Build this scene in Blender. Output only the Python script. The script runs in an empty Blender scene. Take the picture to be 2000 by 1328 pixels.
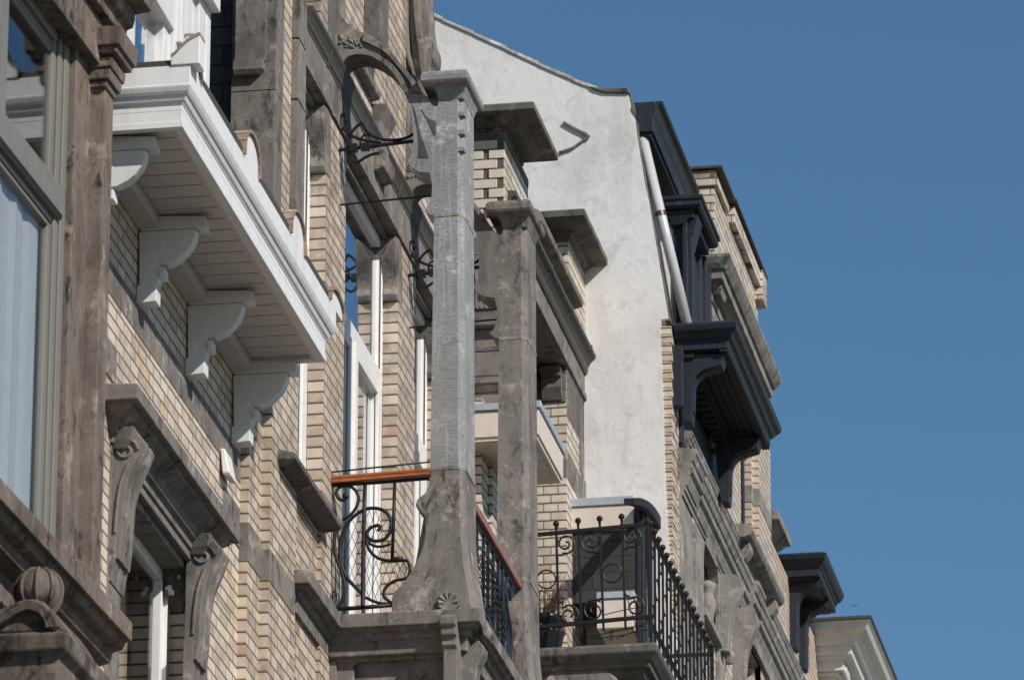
import bpy, bmesh, math, random
from mathutils import Vector, Matrix
random.seed(7)
S = bpy.context.scene
COL = S.collection
# ---------------- camera: a long lens looking up along the street ----------------
FPX = 12000.0
vy = Vector((2291., 4386., FPX)); vz = Vector((100., -(FPX*FPX+229100.)/4386., FPX))
AY = vy.normalized(); AZ = vz.normalized(); AX = AY.cross(AZ)
EYE = Vector((0., 0., 1.6))
def cam2w(v): return Vector((AX.dot(v), AY.dot(v), AZ.dot(v)))
cd = bpy.data.cameras.new('camera'); cam = bpy.data.objects.new('camera', cd); COL.objects.link(cam)
cd.sensor_width = 36; cd.lens = FPX/2000*36; cd.clip_start = 0.5; cd.clip_end = 3000
r_ = cam2w(Vector((1, 0, 0))); u_ = cam2w(Vector((0, -1, 0))); b_ = cam2w(Vector((0, 0, -1)))
cam.matrix_world = Matrix(((r_.x, u_.x, b_.x, EYE.x), (r_.y, u_.y, b_.y, EYE.y), (r_.z, u_.z, b_.z, EYE.z), (0, 0, 0, 1)))
cd.dof.use_dof = True; cd.dof.focus_distance = 36.0; cd.dof.aperture_fstop = 9.0
S.camera = cam
# ---------------- daylight ----------------
SUN = Vector((1.0, -0.70, 0.95)).normalized()
w = bpy.data.worlds.new('World'); S.world = w; w.use_nodes = True
nt = w.node_tree; bg = nt.nodes['Background']; sk = nt.nodes.new('ShaderNodeTexSky')
sk.sky_type = 'NISHITA'; sk.sun_disc = False
sk.sun_elevation = math.asin(SUN.z); sk.sun_rotation = math.atan2(SUN.x, SUN.y)
sk.air_density = 1.0; sk.dust_density = 0.0; sk.ozone_density = 1.2
hs = nt.nodes.new('ShaderNodeHueSaturation'); hs.inputs['Saturation'].default_value = 1.24; hs.inputs['Hue'].default_value = .497; hs.inputs['Value'].default_value = 1.0
nt.links.new(sk.outputs[0], hs.inputs['Color']); nt.links.new(hs.outputs[0], bg.inputs[0]); bg.inputs[1].default_value = 0.089
sd = bpy.data.lights.new('sun', 'SUN'); sd.energy = 4.9; sd.angle = math.radians(0.53); sd.color = (1.0, 0.93, 0.84)
so = bpy.data.objects.new('sun', sd); COL.objects.link(so); so.rotation_euler = SUN.to_track_quat('Z', 'Y').to_euler()
so.location = (20, -20, 40)
S.view_settings.view_transform = 'Standard'; S.view_settings.look = 'None'
S.view_settings.exposure = 0.0; S.view_settings.gamma = 1.0
S.render.engine = 'CYCLES'
# ---------------- measuring: a pixel of the picture on a known wall plane ----------------
class Frame:
    def __init__(s, o=(0, 0, 0), a=0.0):
        s.o = Vector(o); s.m = Matrix.Rotation(a, 3, 'Z')       # local -> world ; a = rotation about z
        s.i = s.m.transposed(); s.a = a
        s.e = s.i @ (EYE - s.o)
    def ray(s, px, py): return s.i @ cam2w(Vector((px-1000., py-664., FPX)))
    def F(s, px, py, x):
        d = s.ray(px, py); t = (x-s.e.x)/d.x; p = s.e+d*t; return (p.y, p.z)
    def W(s, px, py, y):
        d = s.ray(px, py); t = (y-s.e.y)/d.y; p = s.e+d*t; return (p.x, p.z)
G0 = Frame(); F = G0.F; W = G0.W
def WP(pts, y, fr=G0): return [fr.W(a, b, y) for a, b in pts]
def FP(pts, x, fr=G0): return [fr.F(a, b, x) for a, b in pts]
def spl(pts, n=5, closed=False):
    out = []; N = len(pts)
    for i in range(N if closed else N-1):
        P = [pts[(i+k) % N] if closed else pts[max(0, min(N-1, i+k))] for k in (-1, 0, 1, 2)]
        for j in range(n):
            t = j/n
            out.append(tuple(0.5*((2*P[1][c])+(-P[0][c]+P[2][c])*t+(2*P[0][c]-5*P[1][c]+4*P[2][c]-P[3][c])*t*t+(-P[0][c]+3*P[1][c]-3*P[2][c]+P[3][c])*t**3) for c in range(len(P[1]))))
    if not closed: out.append(tuple(pts[-1]))
    return out
# ---------------- mesh builder ----------------
class MB:
    def __init__(s): s.v = []; s.f = []
    def add(s, vs, fs):
        b = len(s.v); s.v += [tuple(v) for v in vs]; s.f += [tuple(b+i for i in f) for f in fs]; return s
    def box(s, x0, x1, y0, y1, z0, z1): return s.loft([(z0, x0, x1, y0, y1), (z1, x0, x1, y0, y1)])
    def loft(s, L):
        vs = []; fs = []
        for z, x0, x1, y0, y1 in L: vs += [(x0, y0, z), (x1, y0, z), (x1, y1, z), (x0, y1, z)]
        for k in range(len(L)-1):
            for i in range(4): fs.append((4*k+i, 4*k+(i+1) % 4, 4*k+4+(i+1) % 4, 4*k+4+i))
        n = 4*(len(L)-1); fs += [(3, 2, 1, 0), (n, n+1, n+2, n+3)]
        return s.add(vs, fs)
    def ring(s, L, xb):   # cornice: (z, projection) levels round xb[0]..xb[1], y
        x0, x1, y0, y1 = xb
        return s.loft([(z, x0, x1+p, y0-p, y1+p) for z, p in L])
    def _pr(s, A, B):
        n = len(A); fs = [tuple(range(n)), tuple(range(2*n-1, n-1, -1))]
        for i in range(n): j = (i+1) % n; fs.append((i, j, n+j, n+i))
        return s.add(A+B, fs)
    def pxz(s, P, y0, y1): return s._pr([(x, y0, z) for x, z in P], [(x, y1, z) for x, z in P])
    def pyz(s, P, x0, x1): return s._pr([(x0, y, z) for y, z in P], [(x1, y, z) for y, z in P])
    def pxy(s, P, z0, z1): return s._pr([(x, y, z0) for x, y in P], [(x, y, z1) for x, y in P])
    def tube(s, pts, r, n=6, closed=False):
        pts = [Vector(p) for p in pts]; N = len(pts); rr = r if isinstance(r, list) else [r]*N
        b = len(s.v); up = None
        for i, p in enumerate(pts):
            a = pts[(i-1) % N] if (closed or i > 0) else p; c = pts[(i+1) % N] if (closed or i < N-1) else p
            t = (c-a).normalized()
            if up is None:
                up = t.orthogonal().normalized()
                # square-ish bars keep an axis along y where possible
                yv = Vector((0, 1, 0)); q = yv-t*yv.dot(t)
                if q.length > 0.3: up = q.normalized()
            up = (up-t*up.dot(t)).normalized(); w_ = t.cross(up)
            for k in range(n):
                an = 2*math.pi*(k+.5)/n; s.v.append(tuple(p+(up*math.cos(an)+w_*math.sin(an))*rr[i]))
        for i in range(N if closed else N-1):
            j = (i+1) % N
            for k in range(n): s.f.append((b+i*n+k, b+i*n+(k+1) % n, b+j*n+(k+1) % n, b+j*n+k))
        if not closed:
            s.f.append(tuple(b+k for k in range(n))[::-1]); s.f.append(tuple(b+(N-1)*n+k for k in range(n)))
        return s
    def lathe(s, prof, c, n=12, axis='z'):
        b = len(s.v)
        for r, h in prof:
            for k in range(n):
                a = 2*math.pi*k/n; u, v = r*math.cos(a), r*math.sin(a)
                s.v.append((c[0]+u, c[1]+v, c[2]+h) if axis == 'z' else (c[0]+h, c[1]+u, c[2]+v) if axis == 'x' else (c[0]+u, c[1]+h, c[2]+v))
        for i in range(len(prof)-1):
            for k in range(n): s.f.append((b+i*n+k, b+i*n+(k+1) % n, b+(i+1)*n+(k+1) % n, b+(i+1)*n+k))
        s.f.append(tuple(b+k for k in range(n))[::-1]); s.f.append(tuple(b+(len(prof)-1)*n+k for k in range(n)))
        return s
    def out(s, name, mat, parent=None, bevel=0, seg=2, smooth=False, sub=False):
        me = bpy.data.meshes.new(name)
        me.from_pydata(s.v, [], s.f); me.update()
        bm = bmesh.new(); bm.from_mesh(me)
        bmesh.ops.recalc_face_normals(bm, faces=bm.faces); bm.to_mesh(me); bm.free()
        me.materials.append(mat)
        o = bpy.data.objects.new(name, me); COL.objects.link(o)
        if parent is not None:
            o.parent = parent
            if parent.type == 'EMPTY' and abs(parent.rotation_euler.z) < 1e-6: o.location = -parent.location   # meshes keep street coordinates
        if bevel:
            m = o.modifiers.new('bevel', 'BEVEL'); m.width = bevel; m.segments = seg; m.limit_method = 'ANGLE'; m.angle_limit = math.radians(35)
            m.use_clamp_overlap = True
        if smooth:
            for p in me.polygons: p.use_smooth = True
        return o
def root(name, label, cat, loc=(0, 0, 0), rz=0, group=None):
    o = bpy.data.objects.new(name, None); COL.objects.link(o); o.location = loc; o.rotation_euler = (0, 0, rz)
    o.empty_display_size = .3
    o['label'] = label; o['category'] = cat
    if group: o['group'] = group
    return o
def tag(o, label, cat, group=None):
    o['label'] = label; o['category'] = cat
    if group: o['group'] = group
    return o
# ---------------- materials ----------------
def base(name):
    m = bpy.data.materials.new(name); m.use_nodes = True; t = m.node_tree; b = t.nodes['Principled BSDF']
    g = t.nodes.new('ShaderNodeNewGeometry'); return m, t, b, g.outputs['Position']
def nd(t, typ, **k):
    n = t.nodes.new(typ)
    for a, v in k.items(): setattr(n, a, v)
    return n
def noise(t, pos, scale, detail=4, rough=.55, vec=None, dist=0):
    n = nd(t, 'ShaderNodeTexNoise'); n.inputs['Scale'].default_value = scale; n.inputs['Detail'].default_value = detail
    n.inputs['Roughness'].default_value = rough; n.inputs['Distortion'].default_value = dist
    if vec:
        mp = nd(t, 'ShaderNodeVectorMath', operation='MULTIPLY'); mp.inputs[1].default_value = vec; t.links.new(pos, mp.inputs[0]); pos = mp.outputs[0]
    t.links.new(pos, n.inputs['Vector']); return n.outputs['Fac']
def ramp(t, fac, st, interp='LINEAR'):
    r = nd(t, 'ShaderNodeValToRGB'); e = r.color_ramp.elements; r.color_ramp.interpolation = interp
    e[0].position = st[0][0]; e[0].color = (*st[0][1], 1); e[1].position = st[-1][0]; e[1].color = (*st[-1][1], 1)
    for p, c in st[1:-1]: q = e.new(p); q.color = (*c, 1)
    t.links.new(fac, r.inputs[0]); return r.outputs[0]
def mix(t, a, b, fac, mode='MIX'):
    n = nd(t, 'ShaderNodeMix', data_type='RGBA', blend_type=mode)
    for sock, val in ((n.inputs[0], fac), (n.inputs[6], a), (n.inputs[7], b)):
        if isinstance(val, (int, float)): sock.default_value = val
        elif isinstance(val, tuple): sock.default_value = (*val, 1)
        else: t.links.new(val, sock)
    return n.outputs[2]
def math_(t, op, a, b=0.0, clamp=False):
    n = nd(t, 'ShaderNodeMath', operation=op); n.use_clamp = clamp
    for i, v in enumerate((a, b)):
        if isinstance(v, (int, float)): n.inputs[i].default_value = v
        else: t.links.new(v, n.inputs[i])
    return n.outputs[0]
def bump(t, b, h, strength=.3, dist=.01):
    n = nd(t, 'ShaderNodeBump'); n.inputs['Strength'].default_value = strength; n.inputs['Distance'].default_value = dist
    t.links.new(h, n.inputs['Height']); t.links.new(n.outputs[0], b.inputs['Normal'])
def g3(v): return (v, v, v)
def stone(name, c, rough=.85, tool=0.0, stain=.5, dark=(.045, .038, .034), bstr=.5):
    m, t, b, P = base(name)
    big = noise(t, P, 2.3, 5, .6); med = noise(t, P, 14, 6, .65); fine = noise(t, P, 110, 4, .7)
    col = ramp(t, med, [(.3, tuple(x*.68 for x in c)), (.5, c), (.72, tuple(min(1, x*1.3) for x in c))])
    gr = sum(c)/3; col = mix(t, col, (gr*.62, gr*.60, gr*.58), ramp(t, big, [(.42, g3(.75)), (.58, g3(0))]))
    col = mix(t, col, tuple(x*.7 for x in c), ramp(t, fine, [(.42, g3(1)), (.62, g3(0))]), 'MIX')
    # soot and run-off marks: streaks that hang down the stone
    st = noise(t, P, 1.0, 6, .65, (6.5, 6.5, 2.2), .3)
    col = mix(t, col, dark, math_(t, 'MULTIPLY', ramp(t, st, [(.47, g3(0)), (.66, g3(1))]), stain))
    pit = nd(t, 'ShaderNodeTexVoronoi'); pit.inputs['Scale'].default_value = 45; t.links.new(P, pit.inputs['Vector'])
    pm = ramp(t, pit.outputs['Distance'], [(.06, g3(1)), (.16, g3(0))])
    pm = math_(t, 'MULTIPLY', pm, ramp(t, med, [(.5, g3(0)), (.6, g3(1))]))
    col = mix(t, col, tuple(x*.45 for x in c), math_(t, 'MULTIPLY', pm, .7))
    s2 = noise(t, P, 1.0, 7, .7, (15, 15, 6.5), .8); s3 = noise(t, P, 3.1, 6, .7)
    sm_ = math_(t, 'MULTIPLY', ramp(t, s2, [(.50, g3(0)), (.60, g3(1))]), ramp(t, s3, [(.46, g3(0)), (.58, g3(1))]))
    col = mix(t, col, tuple(x*.45 for x in dark), math_(t, 'MULTIPLY', sm_, min(1.0, stain*1.5)))
    lt = noise(t, P, 5.5, 5, .7)
    col = mix(t, col, tuple(min(1, x*1.8+.04) for x in c), math_(t, 'MULTIPLY', ramp(t, lt, [(.57, g3(0)), (.66, g3(1))]), .5))
    h = math_(t, 'ADD', math_(t, 'MULTIPLY', med, .6), math_(t, 'MULTIPLY', fine, .5))
    h = math_(t, 'SUBTRACT', h, math_(t, 'MULTIPLY', pm, .5))
    if tool:
        ch = noise(t, P, 1.0, 3, .6, (22, 22, 120)); cv = noise(t, P, 1.0, 4, .6, (70, 70, 2.5))
        col = mix(t, col, tuple(x*.38 for x in c), math_(t, 'MULTIPLY', ramp(t, ch, [(.52, g3(0)), (.63, g3(1))]), tool))
        col = mix(t, col, tuple(min(1, x*1.5) for x in c), math_(t, 'MULTIPLY', ramp(t, cv, [(.56, g3(0)), (.7, g3(1))]), tool*.6))
        h = math_(t, 'SUBTRACT', h, math_(t, 'MULTIPLY', ch, .6))
    t.links.new(col, b.inputs['Base Color']); b.inputs['Roughness'].default_value = rough
    bump(t, b, h, bstr, .012); return m
def brick(name, c1, c2, c3, mortar=(.065, .05, .04), course=.0665, length=.32, gap=.0052, zoff=0.0, dirt=.35, dk=.06, plain=True):
    m, t, b, P = base(name)
    sp = nd(t, 'ShaderNodeSeparateXYZ'); t.links.new(P, sp.inputs[0])
    g = t.nodes['Geometry']; ns = nd(t, 'ShaderNodeSeparateXYZ'); t.links.new(g.outputs['True Normal'], ns.inputs[0])
    side = math_(t, 'GREATER_THAN', math_(t, 'ABSOLUTE', ns.outputs[1]), .7)      # 1 on the faces that look down the street
    ux = math_(t, 'MULTIPLY', sp.outputs[0], 0.0 if plain else length/.20)
    u = math_(t, 'ADD', math_(t, 'MULTIPLY', side, ux), math_(t, 'MULTIPLY', math_(t, 'SUBTRACT', 1.0, side), sp.outputs[1]))
    if plain: u = math_(t, 'ADD', u, math_(t, 'MULTIPLY', side, length*.5))
    wob = noise(t, P, 7, 2); wz = math_(t, 'MULTIPLY', math_(t, 'SUBTRACT', wob, .5), .006)
    z = math_(t, 'ADD', math_(t, 'ADD', sp.outputs[2], zoff), wz)
    cb = nd(t, 'ShaderNodeCombineXYZ'); t.links.new(u, cb.inputs[0]); t.links.new(z, cb.inputs[1])
    def br(a, c, mo, sm):
        n = nd(t, 'ShaderNodeTexBrick'); n.offset = .5; n.squash = .5; n.squash_frequency = 2; n.inputs['Scale'].default_value = 1
        n.inputs['Brick Width'].default_value = length; n.inputs['Row Height'].default_value = course
        n.inputs['Mortar Size'].default_value = gap; n.inputs['Mortar Smooth'].default_value = sm
        n.inputs['Color1'].default_value = (*a, 1); n.inputs['Color2'].default_value = (*c, 1); n.inputs['Mortar'].default_value = (*mo, 1)
        t.links.new(cb.outputs[0], n.inputs['Vector']); return n
    rn = br((0, 0, 0), (1, 1, 1), (.5, .5, .5), .1)
    col = ramp(t, rn.outputs['Color'], [(0, tuple(x*.8 for x in c1)), (.3, c1), (.62, c2), (.86, c2), (.95, c3)])
    sm = noise(t, P, 26, 4, .6); lg = noise(t, P, 2.0, 5, .65); stv = noise(t, P, 1.0, 5, .6, (7, 7, .8))
    col = mix(t, col, c3, math_(t, 'MULTIPLY', ramp(t, sm, [(.52, g3(0)), (.72, g3(1))]), .32))
    col = mix(t, col, g3(.8), math_(t, 'MULTIPLY', ramp(t, lg, [(.35, g3(1)), (.6, g3(0))]), .10))
    col = mix(t, col, (dk, dk*.85, dk*.75), math_(t, 'MULTIPLY', ramp(t, stv, [(.48, g3(0)), (.75, g3(1))]), dirt))
    fine = noise(t, P, 260, 2, .5)
    col = mix(t, col, (.25, .2, .16), math_(t, 'MULTIPLY', ramp(t, fine, [(.55, g3(0)), (.75, g3(1))]), .25))
    # soiled course edges; side faces also get painted shadow lines of projecting bricks
    fr = math_(t, 'FRACT', math_(t, 'DIVIDE', z, course))
    ed = ramp(t, fr, [(.0, g3(.8)), (.22, g3(0)), (.86, g3(0)), (1.0, g3(.5))])
    col = mix(t, col, (.13, .095, .07), math_(t, 'MULTIPLY', ed, math_(t, 'ADD', .35, math_(t, 'MULTIPLY', side, .5))))
    cen = ramp(t, rn.outputs['Color'], [(0, g3(0)), (1, g3(1))]); col = mix(t, col, tuple(min(1, x*1.12) for x in c2), math_(t, 'MULTIPLY', ramp(t, noise(t, P, 12, 3), [(.45, g3(0)), (.6, g3(1))]), .4))
    mo = mix(t, mortar, tuple(x*2 for x in mortar), noise(t, P, 18, 3))
    col = mix(t, col, mo, rn.outputs['Fac'])
    t.links.new(col, b.inputs['Base Color'])
    rg = ramp(t, rn.outputs['Fac'], [(0, g3(.42)), (1, g3(.95))]); t.links.new(rg, b.inputs['Roughness'])
    h = math_(t, 'ADD', math_(t, 'MULTIPLY', rn.outputs['Fac'], -1.0), math_(t, 'MULTIPLY', sm, .25))
    h = math_(t, 'ADD', h, math_(t, 'MULTIPLY', rn.outputs['Color'], .25))
    bump(t, b, h, .9, .008); return m
def paint(name, c, rough=.45, dirt=.25, dcol=(.12, .1, .08), bs=.12, peel=0, spec=.5):
    m, t, b, P = base(name)
    n1 = noise(t, P, 9, 6, .7); n2 = noise(t, P, 60, 4, .6, (1, 1, .35)); st = noise(t, P, 1.0, 5, .65, (12, 12, 1.4))
    col = mix(t, c, tuple(x*.92 for x in c), ramp(t, n1, [(.4, g3(0)), (.65, g3(1))]))
    col = mix(t, col, dcol, math_(t, 'MULTIPLY', ramp(t, st, [(.52, g3(0)), (.75, g3(1))]), dirt))
    if peel:
        pl = noise(t, P, 30, 6, .75, (1, 1, .4)); col = mix(t, col, tuple(min(1, x*3.2+.08) for x in c), math_(t, 'MULTIPLY', ramp(t, pl, [(.60, g3(0)), (.66, g3(1))]), peel))
    t.links.new(col, b.inputs['Base Color']); b.inputs['Roughness'].default_value = rough; b.inputs['Specular IOR Level'].default_value = spec
    bump(t, b, math_(t, 'ADD', n1, math_(t, 'MULTIPLY', n2, .5)), bs, .01); return m
def plaster(name):
    m, t, b, P = base(name)
    big = noise(t, P, 1.1, 6, .6, None, .6); med = noise(t, P, 6, 6, .65, None, 1.5); tr = noise(t, P, 1.0, 5, .65, (26, 26, 14), 1.0); tr2 = noise(t, P, 5, 3, .5, (2, 2, 1.4), 2.0)
    col = ramp(t, big, [(.28, (.58, .565, .55)), (.5, (.69, .68, .67)), (.7, (.74, .73, .725))])
    col = mix(t, col, (.40, .37, .34), math_(t, 'MULTIPLY', ramp(t, med, [(.52, g3(0)), (.70, g3(1))]), .42))
    st = noise(t, P, 1.0, 6, .6, (2.5, 2.5, .5), 1.0)
    col = mix(t, col, (.36, .33, .30), math_(t, 'MULTIPLY', ramp(t, st, [(.52, g3(0)), (.75, g3(1))]), .45))
    t.links.new(col, b.inputs['Base Color']); b.inputs['Roughness'].default_value = .8
    h = math_(t, 'ADD', math_(t, 'MULTIPLY', tr, .6), math_(t, 'MULTIPLY', tr2, .7)); h = math_(t, 'ADD', h, math_(t, 'MULTIPLY', noise(t, P, 2.2, 3), 1.6))
    bump(t, b, h, .13, .03); return m
def metal(name, c, rough=.4, met=.0, rust=0):
    m, t, b, P = base(name)
    n = noise(t, P, 40, 4); col = mix(t, c, tuple(min(1, x*1.8+.004) for x in c), n)
    if rust: col = mix(t, col, (.16, .05, .03), math_(t, 'MULTIPLY', ramp(t, noise(t, P, 22, 5, .7), [(.58, g3(0)), (.66, g3(1))]), rust))
    t.links.new(col, b.inputs['Base Color']); b.inputs['Roughness'].default_value = rough; b.inputs['Metallic'].default_value = met; b.inputs['Specular IOR Level'].default_value = .3
    bump(t, b, n, .15, .003); return m
def wood(name, c):
    m, t, b, P = base(name)
    n = noise(t, P, 1.0, 5, .6, (8, 4, 160)); n2 = noise(t, P, 6, 3)
    col = ramp(t, n, [(.35, tuple(x*.5 for x in c)), (.6, c)]); col = mix(t, col, tuple(x*.55 for x in c), ramp(t, n2, [(.5, g3(0)), (.7, g3(1))]))
    t.links.new(col, b.inputs['Base Color']); b.inputs['Roughness'].default_value = .3; b.inputs['Coat Weight'].default_value = .3
    bump(t, b, n, .2, .003); return m
def glass(name, refl=.5, tint=(.96, .97, .97)):
    m = bpy.data.materials.new(name); m.use_nodes = True; t = m.node_tree; t.nodes.remove(t.nodes['Principled BSDF'])
    g = nd(t, 'ShaderNodeBsdfGlossy'); g.inputs['Roughness'].default_value = .015; g.inputs['Color'].default_value = (.95, .97, 1, 1)
    tr = nd(t, 'ShaderNodeBsdfTransparent'); tr.inputs[0].default_value = (*tint, 1)
    mx = nd(t, 'ShaderNodeMixShader'); mx.inputs[0].default_value = refl
    ge = nd(t, 'ShaderNodeNewGeometry'); n = noise(t, ge.outputs['Position'], 1.2, 2); bp = nd(t, 'ShaderNodeBump'); bp.inputs['Strength'].default_value = .03; bp.inputs['Distance'].default_value = .05
    t.links.new(n, bp.inputs['Height']); t.links.new(bp.outputs[0], g.inputs['Normal'])
    t.links.new(tr.outputs[0], mx.inputs[1]); t.links.new(g.outputs[0], mx.inputs[2]); t.links.new(mx.outputs[0], t.nodes['Material Output'].inputs[0]); return m
def slate(name, c=(.045, .045, .048)):
    m, t, b, P = base(name)
    sp = nd(t, 'ShaderNodeSeparateXYZ'); t.links.new(P, sp.inputs[0]); cb = nd(t, 'ShaderNodeCombineXYZ')
    t.links.new(math_(t, 'ADD', sp.outputs[0], sp.outputs[1]), cb.inputs[0]); t.links.new(sp.outputs[2], cb.inputs[1])
    n = nd(t, 'ShaderNodeTexBrick'); n.inputs['Scale'].default_value = 1; n.inputs['Brick Width'].default_value = .24; n.inputs['Row Height'].default_value = .115; n.inputs['Mortar Size'].default_value = .005
    n.inputs['Color1'].default_value = (*c, 1); n.inputs['Color2'].default_value = (*(x*1.7 for x in c), 1); n.inputs['Mortar'].default_value = (.008, .008, .008, 1); t.links.new(cb.outputs[0], n.inputs['Vector'])
    col = mix(t, n.outputs['Color'], tuple(x*2.2 for x in c), ramp(t, noise(t, P, 40, 5), [(.5, g3(0)), (.8, g3(1))]))
    t.links.new(col, b.inputs['Base Color']); b.inputs['Roughness'].default_value = .75
    bump(t, b, math_(t, 'MULTIPLY', n.outputs['Fac'], -1.0), .8, .01); return m
M = {}
M['brownstone'] = stone('weathered brown stone', (.215, .168, .138), stain=.8, dark=(.05, .032, .024))
M['bluestone'] = stone('weathered bluestone', (.245, .218, .195), stain=.55)
M['sootstone'] = stone('sooty brown carving', (.19, .15, .125), stain=1.0, dark=(.03, .025, .02))
M['bluestone_dark'] = stone('sooty bluestone', (.16, .145, .132), stain=.6)
M['newstone'] = stone('new tooled grey bluestone', (.33, .33, .335), tool=.6, stain=.18, dark=(.08, .08, .08), bstr=.35)
M['palestone'] = stone('pale far stone', (.31, .29, .265), stain=.45)
M['capstone'] = stone('mossy cap stone', (.16, .14, .115), stain=.6, dark=(.04, .042, .03))
M['brickB'] = brick('cream glazed brick', (.50, .405, .315), (.65, .55, .445), (.56, .37, .19), dirt=.24)
M['brickC'] = brick('buff glazed brick', (.41, .33, .255), (.58, .485, .385), (.39, .28, .18), dirt=.55)
M['brickD'] = brick('cream brick with dark joints', (.50, .43, .34), (.62, .545, .44), (.44, .33, .21), mortar=(.05, .045, .042), course=.0625, dirt=.22, plain=False)
M['brickF'] = brick('sandy far brick', (.50, .41, .32), (.58, .48, .38), (.50, .34, .2), mortar=(.09, .075, .06), course=.060, dirt=.2)
M['plaster'] = plaster('white render')
M['white'] = paint('white paint', (.73, .73, .735), dirt=.16)
M['offwhite'] = paint('cool white timber', (.66, .67, .67), dirt=.10)
M['soffit'] = paint('soffit boards', (.58, .545, .52), dirt=.12)
M['pvc'] = paint('white window frame', (.78, .77, .75), rough=.3, dirt=.06, bs=.03)
M['greyframe'] = paint('grey green window frame', (.185, .18, .16), rough=.45, dirt=.4)
M['cream'] = paint('cream panel', (.66, .58, .50), dirt=.08, bs=.04)
M['navy'] = paint('dark blue grey paint', (.022, .027, .037), spec=.25, rough=.5, dirt=.3, dcol=(.02, .02, .02), peel=.35, bs=.4)
M['navy2'] = paint('dark grey soffit paint', (.02, .021, .024), spec=.2, rough=.6, dirt=.3, dcol=(.02, .02, .02), peel=.15, bs=.3)
M['ivory'] = paint('ivory cornice paint', (.68, .665, .635), dirt=.25)
M['ironblack'] = metal('black iron', (.007, .007, .008), .5, rust=.12)
M['ironblue'] = metal('blue black iron', (.012, .018, .028), .35)
M['zinc'] = metal('zinc flashing', (.34, .38, .42), .4, .4)
M['lead'] = metal('gutter metal', (.045, .041, .036), .6, 0)
M['pipe'] = paint('grey plastic pipe', (.50, .51, .53), rough=.28, dirt=.12, bs=.02)
M['redwood'] = wood('varnished red wood', (.42, .13, .045))
M['redframe'] = wood('red brown frame', (.12, .04, .03))
M['darkred'] = wood('dark red boards', (.05, .018, .014))
M['terracotta'] = stone('terracotta', (.42, .17, .085), stain=.3)
M['verge'] = stone('rim mortar', (.42, .31, .22), stain=.4)
M['slate'] = slate('roof slate')
M['shingle'] = slate('dark shingle', (.018, .018, .02))
M['dark'] = paint('unlit room', (.012, .011, .010), rough=.9, dirt=0)  # near-black colour stands in for the shade in rooms, recesses and gaps
M['curtain'] = paint('sheer curtain', (.47, .48, .485), rough=.9, dirt=0, bs=.1)
M['glass'] = glass('window glass', .24)
M['glassA'] = glass('curtained window glass', .15)
M['glassC'] = glass('mirroring window glass', .72)
M['joint'] = paint('dark joint mortar', (.10, .085, .07), rough=.95, dirt=.2)
M['plainbrick'] = paint('cream brick face', (.62, .555, .46), rough=.5, dirt=.25, dcol=(.3, .22, .14), bs=.15)
M['blueglaze'] = metal('dark blue glaze', (.005, .007, .013), .22)
M['twig'] = paint('dry twigs', (.13, .075, .05), rough=.9)
M['vergepale'] = stone('pale mortared verge', (.60, .53, .46), stain=.3)
M['stipple'] = stone('stippled dark slab', (.10, .10, .10), stain=.2, bstr=1.0)
M['asphalt'] = stone('asphalt', (.06, .06, .062), stain=.2)
M['paving'] = stone('paving', (.15, .145, .135), stain=.2)
M['earth'] = stone('ground', (.08, .075, .065), stain=.2)
# ---------------- the setting under the camera ----------------
for nm, a, mt in (('ground', (-300, 300, -200, 400, -.3, 0), 'earth'), ('road', (-4.2, 4.2, -60, 160, 0, .004), 'asphalt'),
                  ('pavement', (-7.6, -4.2, -60, 160, 0, .13), 'paving'), ('pavement', (4.2, 7.6, -60, 160, 0, .13), 'paving')):
    o = MB().box(*a).out(nm, M[mt]); o['kind'] = 'structure'
def twin(o, parent, dy=0, dx=0, dz=0):
    c = o.copy(); COL.objects.link(c); c.parent = parent; c.location = (o.location.x+dx, o.location.y+dy, o.location.z+dz); return c
def lerp(a, b, t): return a+(b-a)*t
# =====================================================================================
# A. brown stone bay house, nearest, at the left edge of the picture
# =====================================================================================
OA = (-6.80, 26.80, 0.0); AA = math.radians(-2.0)
A = Frame(OA, AA); FA, WA = A.F, A.W          # local x: 0 = pilaster plane, local y: 0 = far end of the bay
ha = root('stone_bay_house', 'brown stone house front at the left edge with a big grey framed window', 'house', OA, AA)
zc = FA(212, 150, 0)[1]; zs = FA(190, 1125, 0)[1]
y140 = FA(140, 450, -.07)[0]; y165 = FA(166, 500, -.07)[0]
wl = MB()
wl.box(-6, -.16, -9, -.30, 0, zs-.35).box(-6, -.40, -9, -.30, zs-.35, 16).box(-.40, -.16, -9, -5, zs-.35, 16)
wl.out('wall', M['brownstone'], ha)
# pilaster: flat band, ridge, stained hollow, outer fillet
pl = MB().pxy([(-.42, y140), (-.07, y140), (-.07, y140+.34), (-.052, y140+.36), (-.052, y140+.40), (-.085, y140+.42), (-.085, -.16), (-.0, -.15), (0, 0), (-.42, 0)], zs-.05, zc+1.2)
pl.out('pilaster', M['brownstone'], ha, .006)
cp = MB()
def zz(py, px=212): return FA(px, py, .02)[1]
for pa, pb, pr in ((171, 160, .010), (158, 137, .030), (137, 118, .045), (112, 101, .075), (101, 64, .095)):
    z0, z1 = zz(pa), zz(pb)
    cp.loft([(z0, -.4, pr, -.17-pr, pr*.6), (z1, -.4, pr+.006, -.17-pr-.006, pr*.6)])
cp.out('capital', M['brownstone'], ha, .006)
zh_ = FA(117, 98, -.13)[1]
co = MB(); z0 = zz(70, 237)
P = [(-.5, z0-.012), (.03, z0-.012), (.03, z0+.05), (.06, z0+.06), (.07, z0+.10), (.07, z0+.13), (.15, z0+.14), (.16, z0+.20), (.20, z0+.24), (.22, z0+.34), (-.5, z0+.42)]
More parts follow.
